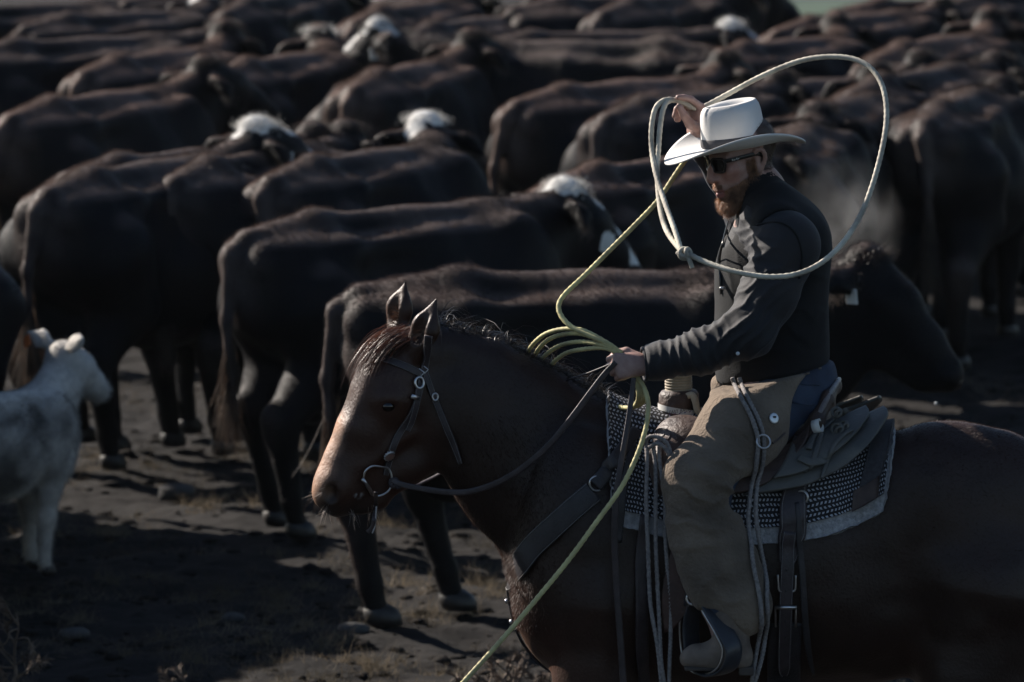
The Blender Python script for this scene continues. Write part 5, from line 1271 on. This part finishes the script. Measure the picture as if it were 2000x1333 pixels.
# rear rigging: billet, buckle, cinch
(bv, bf), be, bw = strap([(1566, 872), (1558, 930), (1548, 990), (1545, 1040), (1540, 1075), (1534, 1100)], [22, 34, 52, 54, 44, 30], .022, .004)
bil = ob('rear_billet', MB().add(bv, bf), M_STRAP, saddle)
for e_ in be: ob('stitching', MB().tube(e_, .0011, 5), M_STITCH, bil)
(bv, bf), be, bw = strap([(1537, 1040), (1535, 1100), (1532, 1160), (1530, 1230), (1528, 1290), (1529, 1305)], [27, 27, 27, 26, 25, 10], .030, .0035)
bi2 = ob('billet_tongue', MB().add(bv, bf), M_STRAP, saddle)
for e_ in be: ob('stitching', MB().tube(e_, .0009, 5), M_STITCH, bi2)
for y_ in (1110, 1150, 1182, 1205, 1235, 1262):
    p_ = lay(1533 - (y_ - 1110) * .02, y_, .0352); ob('strap_hole', MB().add(IV * np.array([.0028, .0015, .0028]) + p_, IF), M_FRAME, bi2)
for (x0, x1, y0, y1, nm) in ((1518, 1550, 1120, 1150, 0), (1512, 1552, 1180, 1216, 1)):
    c4 = [lay(x, y, .030) for x, y in ((x0, y0), (x0, y1), (x1, y1), (x1, y0))]
    if nm == 0: pts = smooth_path([c4[0], (c4[0] + c4[1]) / 2, c4[1] + V3(.003, 0, 0), (c4[1] + c4[2]) / 2, c4[2] - V3(.003, 0, 0), (c4[2] + c4[3]) / 2, c4[3]], 3)
    else: pts = [c4[1], (c4[0] + c4[1]) / 2, c4[0], (c4[0] + c4[3]) / 2, c4[3], (c4[3] + c4[2]) / 2, c4[2]]
    ob('cinch_buckle', MB().tube(pts, .0035, 8), M_METAL, saddle)
    if nm: ob('buckle_roller', MB().tube([c4[0] + V3(-.002, -.004, 0), c4[3] + V3(.002, -.004, 0)], .0058, 10), M_METAL, saddle)
(bv, bf), be, bw = strap([(1534, 1215), (1530, 1280), (1530, 1340), (1532, 1400)], [62, 66, 66, 66], .010, .005)
ob('rear_cinch', MB().add(bv, bf), M_BLACKL, saddle)
(bv, bf), be, bw = strap([(1556, 985), (1560, 1070), (1566, 1150), (1572, 1220), (1580, 1270), (1586, 1305)], [9, 12, 13, 13, 11, 6], .028, .003)
ob('loose_latigo', MB().add(bv, bf), M_BLACKL, saddle)
ob('rigging_ring', MB().add(*torus(lay(1566, 975, .02), (-.5, -1, 0), .019, .0035)), M_METAL, saddle)
# saddle strings, knots and the white plastic keeper
JB2 = bvh_of((HV, HQ), (wV, wQ), (sk1[0], sk1[1]), (jk[0], jk[1]))
for pts, wd in (([(1665, 842), (1650, 850), (1628, 872), (1614, 905), (1604, 935)], 8), ([(1655, 800), (1635, 816), (1610, 838), (1588, 858), (1580, 880)], 12), ([(1605, 850), (1592, 890), (1582, 915), (1570, 922)], 10), ([(1560, 895), (1585, 905), (1612, 898)], 16)):
    (bv, bf), be, bw = strap(pts, wd, .006, .004, bvh=JB2); ob('saddle_string', MB().add(bv, bf), M_SKIRT, saddle)
for (x, y, r) in ((1636, 842, .016), (1648, 835, .013), (1572, 846, .017), (1634, 806, .013)):
    p_ = lay(x, y, .006, bvh=JB2); m = MB().add(*torus(p_, (-.3, -1, .3), r, .0055)).add(*torus(p_ + V3(.006, -.004, -.003), (.5, -1, -.3), r * .7, .005)); ob('string_knot', m, M_SKIRT, saddle)
p_ = lay(1600, 846, .024, bvh=JB2); ob('white_keeper', MB().add(*lathe(p_ - V3(.012, -.004, .006), (.85, -.35, .3), [(.019, 0), (.0215, .001), (.0215, .024), (.019, .025), (.0145, .025), (.0145, 0)])), M_WPLAST, saddle)
# front rigging: dark latigos hanging in front of the leg
for pts, wd, m_, nm in (([(1258, 1010), (1252, 1100), (1250, 1200), (1250, 1300), (1252, 1380)], [18, 24, 26, 28, 28], M_STRAP, 'front_latigo'), ([(1232, 870), (1216, 960), (1206, 1060)], [14, 14, 14], M_BLACKL, 'front_string')):
    (bv, bf), be, bw = strap(pts, wd, .016, .004); ob(nm, MB().add(bv, bf), m_, saddle)
# ------------------------------------------------------------------ grey cotton ropes
g0 = hp(1285, 870); rope2 = thing('tie_rope', 'grey cotton rope hung in strands from the front of the saddle', 'rope', (g0[0], -.3, g0[2]))
FB3 = bvh_of((HV, HQ), (fV2, fQ), (wV, wQ), (fkV, fk[1]))
def rope_path(pts, off, bvh, n=10): 
    p2 = smooth_path([(a[0], a[1], a[2] if len(a) > 2 else -.2) for a in pts], n); W = np.array([lay(q[0], q[1], off, q[2], bvh) for q in p2])
    for _ in range(6): W[1:-1] = (W[:-2] + W[1:-1] * 2 + W[2:]) / 4
    return W
for i, pts in enumerate(([(1262, 862, -.29), (1264, 900, -.33), (1262, 980, -.345), (1266, 1080, -.35), (1270, 1180, -.35), (1284, 1260, -.35), (1292, 1340, -.35)], [(1276, 868, -.30), (1281, 930, -.335), (1280, 1030, -.345), (1283, 1120, -.35), (1288, 1220, -.35), (1291, 1290, -.355), (1298, 1340, -.355)], [(1288, 872, -.30), (1298, 960, -.335), (1300, 1060, -.345), (1306, 1140, -.35), (1310, 1220, -.35), (1308, 1290, -.35), (1306, 1350, -.35)], [(1255, 868, -.30), (1268, 853, -.32), (1290, 856, -.33), (1306, 872, -.33), (1312, 905, -.325)], [(1268, 874, -.32), (1285, 866, -.335), (1302, 880, -.335), (1310, 900, -.33)])):
    W = rope_path(pts, .014, FB3); ob('strand', MB().tube(smooth_path(W[::4], 8), .0062, 12, lobes=3, pitch=.011, amp=.14), M_GROPE, rope2)
g1 = hp(1470, 850); pig = thing('piggin_string', 'doubled grey cotton cord hanging from the belt over the chaps through a steel ring', 'rope', (g1[0], -.35, g1[2]))
CB3 = bvh_of(chn, (HV, HQ), (fV2, fQ), (wV, wQ), jeans, vest)
for dx, en in ((-5, 0), (7, 1)):
    pts = [(1434 + dx * .8 + en * 4, 738, -.2), (1450 + dx, 778, -.2), (1470 + dx, 818, -.2), (1482 + dx, 862, -.2), (1477 + dx, 915, -.3), (1469 + dx, 980, -.355), (1466 + dx * (1 + en), 1040, -.37), (1474 + dx * (1.4 + en), 1100, -.36), (1486 + dx, 1170, -.35), (1489 + dx, 1230, -.36), (1480 + dx, 1290, -.37), (1468 + dx * .3, 1345, -.37)]
    W = rope_path(pts, .010, CB3); ob('strand', MB().tube(smooth_path(W[::4], 8), .0066, 12, lobes=3, pitch=.012, amp=.14), M_GROPE, pig)
ob('ring', MB().add(*torus(lay(1485, 864, .020, bvh=CB3), (.25, -1, .45), .0205, .0028)), M_METAL, pig)

# ------------------------------------------------------------------ breast collar
bc = hp(1080, 1050); collar = thing('breast_collar', 'wide black breast collar with pale stitching round the chest of the bay horse', 'breast collar', (bc[0], 0, bc[2]))
npts = [(1158, 962), (1120, 995), (1080, 1032), (1045, 1068), (1022, 1100), (1013, 1118)]
nearw = [np.array(onto(HB, x, y, .011, -.05)[0][:]) for x, y in npts]
nearw = nearw[:-1]
front = nearw[-1].copy(); mid = hp(1010, 1118, 0)
path = [*nearw, np.array([mid[0] - .012, -.05, mid[2] - .005]), np.array([mid[0] - .018, 0, mid[2] - .008])]
full = path + [V3(p[0], -p[1], p[2]) for p in path[:-1]][::-1]; W = smooth_path(full, 8)
cx0 = hp(1150, 1080)
nr = W - np.array([cx0[0], 0, 0]); nr[:, 2] = .05; nr[:, 1] *= 1.6
wdt = np.interp(np.linspace(0, 1, len(W)), [0, .3, .5, .7, 1], [44, 48, 60, 48, 44]) * PX / 2
cb = ob('band', MB().tube(W, wdt, 12, flat=(1.0, .16), up=nr), M_BLACKL, collar)
T, _, _ = frames(W); nn = nr - T * (nr * T).sum(1)[:, None]; nn /= np.linalg.norm(nn, axis=1)[:, None]; S = np.cross(nn, T)
for k_ in (-.9, .9): ob('stitching', MB().tube(W + S * (wdt * k_)[:, None] + nn * (.16 * wdt + .0005)[:, None], .0011, 5), M_STITCH, collar)
for sg in (-1, 1):
    p_ = lay(1165, 946, .012); p_[1] *= -sg
    ob('ring', MB().add(*torus(p_, (.2, sg * -1.0 * -1, 0), .022, .0032)), M_METAL, collar)
(bv, bf), be, bw = strap([(1162, 950), (1182, 925), (1200, 900), (1222, 868), (1240, 845)], [30, 30, 28, 24, 22], .016, .006); ob('shoulder_strap', MB().add(bv, bf), M_BLACKL, collar)
mv = np.array(bv); mv[:, 1] *= -1; ob('shoulder_strap', MB().add(mv, [f[::-1] for f in bf]), M_BLACKL, collar)
td = [V3(*(hp(x, y, 0))) for x, y in ((1022, 1150), (1032, 1188), (1052, 1228), (1082, 1272), (1118, 1312), (1160, 1350))]
tdw = []
for q in smooth_path(td, 6):
    h = HB.ray_cast(Vector((q[0] - .4, 0, q[2])), Vector((1, 0, 0))); tdw.append((h[0].x - .010, 0, q[2]) if h[0] else tuple(q))
ob('center_strap', MB().tube(tdw, 1, 8, flat=(.014, .004), up=(-1, 0, -.6)), M_BLACKL, collar)
for z_ in (1160, 1192): q = tdw[4 if z_ == 1160 else 10]; ob('stud', MB().add(IV * .008 + np.array(q) - np.array([.006, .006, 0]), IF), M_METAL, collar)

# ------------------------------------------------------------------ bridle and reins
b0_ = hp(800, 760); bridle = thing('bridle', 'dark stitched leather bridle with silver buckles and ring bit on the bay horse', 'bridle', (b0_[0], -.05, b0_[2]))
def bstrap(nm, pts, w_, off=.005, st=True, thick=.0028):
    (bv, bf), be, bw = strap(pts, w_, off, thick, bvh=HB); o = ob(nm, MB().add(bv, bf), M_STRAP, bridle)
    if st:
        for e_ in be: ob('stitching', MB().tube(e_, .0007, 4), M_STITCH, o)
    return o
bstrap('browband', [(722, 697), (755, 704), (790, 716), (822, 731)], 15)
bstrap('crown_strap', [(838, 655), (832, 690), (826, 730), (820, 752)], 17)
bstrap('cheek_strap', [(822, 745), (814, 780), (800, 812), (778, 850), (764, 880), (756, 910), (752, 928)], [14, 14, 13, 14, 15, 13, 11])
bstrap('billet_end', [(816, 758), (810, 790), (802, 820), (796, 842)], [14, 14, 13, 9], .010)
bstrap('throatlatch', [(828, 728), (842, 765), (858, 800), (874, 838), (890, 872), (902, 905)], [13, 12, 12, 13, 12, 8], .008)
for x, y in ((822, 728), (830, 722)):
    p_ = [np.array(onto(HB, x + a, y + b, .010)[0][:]) for a, b in ((-6, -9), (4, 0), (-4, 9))]; ob('silver_chevron', MB().tube(p_, .0018, 6), M_METAL, bridle)
def oring(x, y, R_, r, off, sx=1.0):
    p_, nn = onto(HB, x, y, off); return torus(p_, nn, R_, r, 24, sx)
ob('cheek_buckle', MB().add(*oring(816, 748, .0165, .0042, .012, .85)), M_METAL, bridle)
kp = [np.array(onto(HB, 803 + a, 774 + b, .013)[0][:]) for a, b in ((-4, 0), (4, 2), (13, 4))]; ob('keeper', MB().tube(kp, 1, 8, flat=(.007, .0025), up=(0, -1, .1)), M_METAL, bridle)
ob('throatlatch_buckle', MB().add(*oring(849, 775, .0105, .003, .012, .8)), M_METAL, bridle)
p_, nn = onto(HB, 758, 888, .009); cn_ = ob('concho', MB().add(*disc(p_, nn, .016, .003)), M_METAL, bridle)
for k_ in range(12):
    a = k_ * math.pi / 6; u_ = nn.cross(Vector((0, 0, 1))).normalized(); v_ = nn.cross(u_); q_ = p_ + (u_ * math.cos(a) + v_ * math.sin(a)) * .0155
    ob('scallop', MB().add(IV * .0035 + np.array(q_[:]), IF), M_METAL, cn_)
# the D ring of the snaffle bit
rc, rn = onto(HB, 738, 945, .016); rn = Vector((.2, -1, .05)).normalized()
dpts = [lay(x, y, .016, bvh=HB) for x, y in ((706, 932), (712, 917), (724, 908), (740, 907), (755, 915), (763, 932), (760, 950), (748, 962), (732, 966), (723, 960))]
bit = ob('bit_ring', MB().tube(smooth_path(dpts, 4), .0032, 8), M_METAL, bridle)
ob('bit_bar', MB().tube([lay(704, 932, .016, bvh=HB), lay(710, 940, .018, bvh=HB), lay(724, 961, .016, bvh=HB)], [.006, .0045, .006], 10), M_METAL, bit)
mp_ = [lay(714, 946, .012, bvh=HB), lay(722, 956, .002, bvh=HB), np.array(hd(715, 950)), np.array(hd(712, 950, .05))]; ob('mouthpiece', MB().tube(mp_, .006, 8), M_METAL, bit)
cs = [lay(734, 962, .012, -.30, bvh=HB), lay(733, 985, .012, bvh=HB), hp(731, 1010, -.18), hp(728, 1028, -.18), hp(718, 1040, -.175)]
ob('curb_strap', MB().tube(smooth_path(cs, 5), 1, 8, flat=(.006, .002), up=(0, -1, 0)), M_STRAP, bridle)
cs = [hp(735, 990, -.19), hp(734, 1010, -.185), hp(732, 1028, -.18), hp(727, 1042, -.18)]
ob('curb_lace', MB().tube(smooth_path(cs, 5), .0022, 6), mat('pale_lace', (.4, .37, .36), rough=.6), bridle)
r0 = hp(980, 900); reins = thing('reins', 'dark leather reins running from the bit ring to the left fist of the rider', 'reins', (r0[0], -.2, r0[2]))
(bv, bf), be, bw = strap([(764, 938, -.13), (790, 948, -.15), (830, 956, -.17), (880, 962, -.18), (920, 960, -.19), (970, 944, -.215), (1020, 915, -.24), (1070, 872, -.255), (1110, 825, -.26), (1150, 772, -.262), (1180, 732, -.262), (1203, 708, -.262)], [10, 11, 12, 12, 12, 12, 12, 12, 12, 12, 11, 10], .012, .0035, bvh=HB)
ob('near_rein', MB().add(bv, bf), M_STRAP, reins)
kn = lay(768, 940, .016, bvh=HB); ob('rein_knot', MB().add(*torus(kn, (0, -1, .2), .012, .006)).add(*torus(kn + V3(.012, -.004, -.006), (.6, -1, 0), .009, .005)), M_STRAP, reins)
fr_ = smooth_path([hp(720, 950, .02), hp(800, 952, .12), hp(900, 900, .19), hp(1000, 810, .16), hp(1080, 756, .06), hp(1105, 744, -.02), hp(1150, 728, -.15), hp(1195, 710, -.255)], 8)
ob('far_rein', MB().tube(fr_, 1, 8, flat=(.0075, .002), up=(0, -.5, 1)), M_STRAP, reins)
(bv, bf), be, bw = strap([(1238, 738, -.262), (1234, 770, -.27), (1226, 830, -.30), (1214, 900, -.33), (1204, 970, -.345), (1200, 1040, -.345), (1203, 1120, -.34), (1208, 1200, -.335), (1214, 1280, -.33), (1220, 1370, -.32)], [9, 10, 11, 12, 13, 13, 13, 13, 13, 13], .014, .0035)
ob('rein_tail', MB().add(bv, bf), M_STRAP, reins)

# ================================================================== the lariat
M_LOOP = mat('cream_lariat', (.54, .51, .42), (.27, .25, .21), rough=.75, nscale=14, detail=3, bump=.25, bscale=260)
M_YEL = mat('yellow_lariat', (.52, .48, .23), (.30, .27, .14), rough=.7, nscale=16, detail=3, bump=.25, bscale=260)
l0 = hp(1215, 700, -.25); las = thing('lariat', 'yellow and cream lariat with its loop swung over the hat and coils in the fist', 'rope', tuple(l0))
def rope(nm, pts, m, r=.0078, n=10, par=None, lobes=4, pitch=.02, amp=.07):
    w_ = smooth_path([hp(*p) for p in pts], n); s_ = np.concatenate([[0], np.cumsum(np.linalg.norm(np.diff(w_, axis=0), axis=1))])
    k_ = int(s_[-1] / .0035) + 2; u = np.linspace(0, s_[-1], k_); w2 = np.stack([np.interp(u, s_, w_[:, i]) for i in range(3)], 1)
    for _ in range(12): w2[1:-1] = (w2[:-2] + w2[1:-1] * 2 + w2[2:]) / 4
    return ob(nm, MB().tube(w2, r, 12, lobes=lobes, pitch=pitch, amp=amp), m, par or las)
lp = rope('loop', [(1345, 497, -.36), (1385, 515, -.40), (1440, 532, -.45), (1500, 541, -.47), (1555, 536, -.46), (1605, 513, -.43), (1650, 470, -.38), (1688, 405, -.32), (1716, 320, -.25), (1731, 240, -.18), (1727, 180, -.12), (1707, 140, -.07), (1672, 117, -.03), (1620, 111, .01), (1560, 120, .05), (1490, 148, .09), (1420, 185, .12), (1385, 204, .13), (1362, 214, .115), (1345, 206, .10), (1330, 199, .09), (1312, 196, .07), (1299, 204, .05), (1291, 235, .03), (1286, 290, .0), (1284, 345, -.05), (1290, 410, -.15), (1304, 455, -.25), (1332, 492, -.35)], M_LOOP, .0080)
rope('spoke', [(1350, 212, .112), (1338, 203, .10), (1318, 196, .08), (1298, 196, .06), (1281, 210, .05), (1273, 245, .03), (1273, 290, .01), (1281, 340, -.06), (1300, 400, -.17), (1318, 450, -.28), (1330, 488, -.345)], M_LOOP, .0080)
kn = MB(); c_ = hp(1336, 496, -.355)
kn.add(*torus(c_, (.5, -1, .2), .014, .0078)); kn.add(*torus(c_ + V3(.012, -.006, .004), (1, -.6, .4), .011, .0075))
kn.tube(smooth_path([c_ + V3(-.02, 0, .004), c_ + V3(-.005, -.012, -.004), c_ + V3(.012, -.012, -.012), hp(1352, 524, -.37)], 6), .007, 10)
ob('honda_knot', kn, M_LOOP, las)
rope('long_strand', [(1395, 225, .20), (1372, 262, .205), (1352, 294, .20), (1320, 340, .17), (1285, 392, .12), (1240, 440, .06), (1190, 490, .0), (1140, 540, -.06), (1108, 570, -.10), (1092, 592, -.12), (1094, 614, -.14), (1115, 638, -.17), (1150, 655, -.20), (1185, 671, -.222), (1214, 690, -.225)], M_YEL, .0076)
for i, (a, b_, c1) in enumerate((((1128, 643), (1066, 652), (1028, 692)), ((1132, 652), (1076, 661), (1043, 697)), ((1136, 668), (1090, 677), (1054, 708)), ((1144, 682), (1102, 692), (1070, 724)))):
    d_ = i * 6
    rope('coil', [(1238, 738, -.222 + i * .004), (1224, 712, -.222), (1211, 690 + i * 2, -.226), (1185, 669 + i * 4, -.225), (*a, -.16), (*b_, -.06), (*c1, .04), (c1[0] - 4, c1[1] + 45, .15), (c1[0] + 30, 800 + d_, .21), (1120, 830 + d_, .21), (1165, 800 + d_ * .4, .10), (1195, 794, -.02), (1222, 797, -.10), (1240 + d_ * .5, 792, -.18), (1247 + d_ * .8, 775, -.235), (1244 + d_ * .5, 752, -.235), (1238 + d_ * .3, 738, -.222)], M_YEL, .0064, 8)
rope('tail', [(1238, 730, -.225), (1252, 747, -.24), (1264, 775, -.275), (1266, 805, -.30), (1258, 850, -.335), (1240, 900, -.365), (1212, 955, -.39), (1165, 1020, -.41), (1110, 1095, -.43), (1050, 1168, -.45), (980, 1250, -.47), (905, 1333, -.5), (845, 1400, -.52)], M_YEL, .0074)

# ================================================================== breath vapour and drool of the nearest cow
def vapour(px, py, Y, r, dens, seed, label):
    c = P(px, py, Y); m = bpy.data.materials.new('vapour'); m.use_nodes = True; N = m.node_tree.nodes; L = m.node_tree.links; N.clear()
    out = N.new('ShaderNodeOutputMaterial'); pv = N.new('ShaderNodeVolumePrincipled'); pv.inputs['Color'].default_value = (.95, .95, .95, 1); pv.inputs['Anisotropy'].default_value = .3
    tc = N.new('ShaderNodeTexCoord'); nz = N.new('ShaderNodeTexNoise'); nz.inputs['Scale'].default_value = 2.3; nz.inputs['Detail'].default_value = 4; L.new(tc.outputs['Object'], nz.inputs['Vector'])
    ln = N.new('ShaderNodeVectorMath'); ln.operation = 'LENGTH'; L.new(tc.outputs['Object'], ln.inputs[0])
    mr = N.new('ShaderNodeMapRange'); mr.inputs[1].default_value = 1.0; mr.inputs[2].default_value = .15; mr.inputs[3].default_value = 0; mr.inputs[4].default_value = 1; L.new(ln.outputs['Value'], mr.inputs[0])
    m2 = N.new('ShaderNodeMapRange'); m2.inputs[1].default_value = .38; m2.inputs[2].default_value = .7; m2.inputs[3].default_value = 0; m2.inputs[4].default_value = dens; L.new(nz.outputs['Fac'], m2.inputs[0])
    mu = N.new('ShaderNodeMath'); mu.operation = 'MULTIPLY'; L.new(mr.outputs[0], mu.inputs[0]); L.new(m2.outputs[0], mu.inputs[1]); L.new(mu.outputs[0], pv.inputs['Density']); L.new(pv.outputs[0], out.inputs['Volume'])
    o = ob('breath_vapour', quad_mesh('breath_vapour', IV, IF), m, kind='stuff'); o.location = c; o.scale = r; o['label'] = label; o['category'] = 'vapour'
vapour(1650, 440, 5.9, (.26, .22, .30), 1.0, 1, 'pale breath vapour drifting behind the rider above the nearest cow')

ca = [o for o in bpy.data.objects if o.name == 'cow'][0]
dr = MB()
for (px, py, l) in ((1832, 742, .05), (1806, 748, .02), (1828, 785, .012)):
    p_ = hp(px, py, ca.location.y - .05); dr.add(IV * np.array([.006, .006, l / 2]) + p_ - np.array([0, 0, l / 2]), IF)
d_o = ob('drool', dr, mat('drool', (.7, .72, .75), rough=.1, spec=.6)); d_o.parent = ca
d_o.matrix_parent_inverse = (Matrix.Translation(ca.location) @ ca.rotation_euler.to_matrix().to_4x4()).inverted()

# ================================================================== dusty air over the herd
hz = MB().box((0, 300, 1.65), (2000, 2600, 5.4)).mesh('haze'); m = bpy.data.materials.new('thin_dust'); m.use_nodes = True; m.node_tree.nodes.clear()
out = m.node_tree.nodes.new('ShaderNodeOutputMaterial'); pv = m.node_tree.nodes.new('ShaderNodeVolumePrincipled')
pv.inputs['Color'].default_value = (.78, .88, 1.0, 1); pv.inputs['Density'].default_value = .00009; pv.inputs['Anisotropy'].default_value = .1
m.node_tree.links.new(pv.outputs[0], out.inputs['Volume'])
o = ob('haze', hz, m, kind='stuff'); o['label'] = 'thin cool dust haze hanging in the air over the herd'; o['category'] = 'haze'
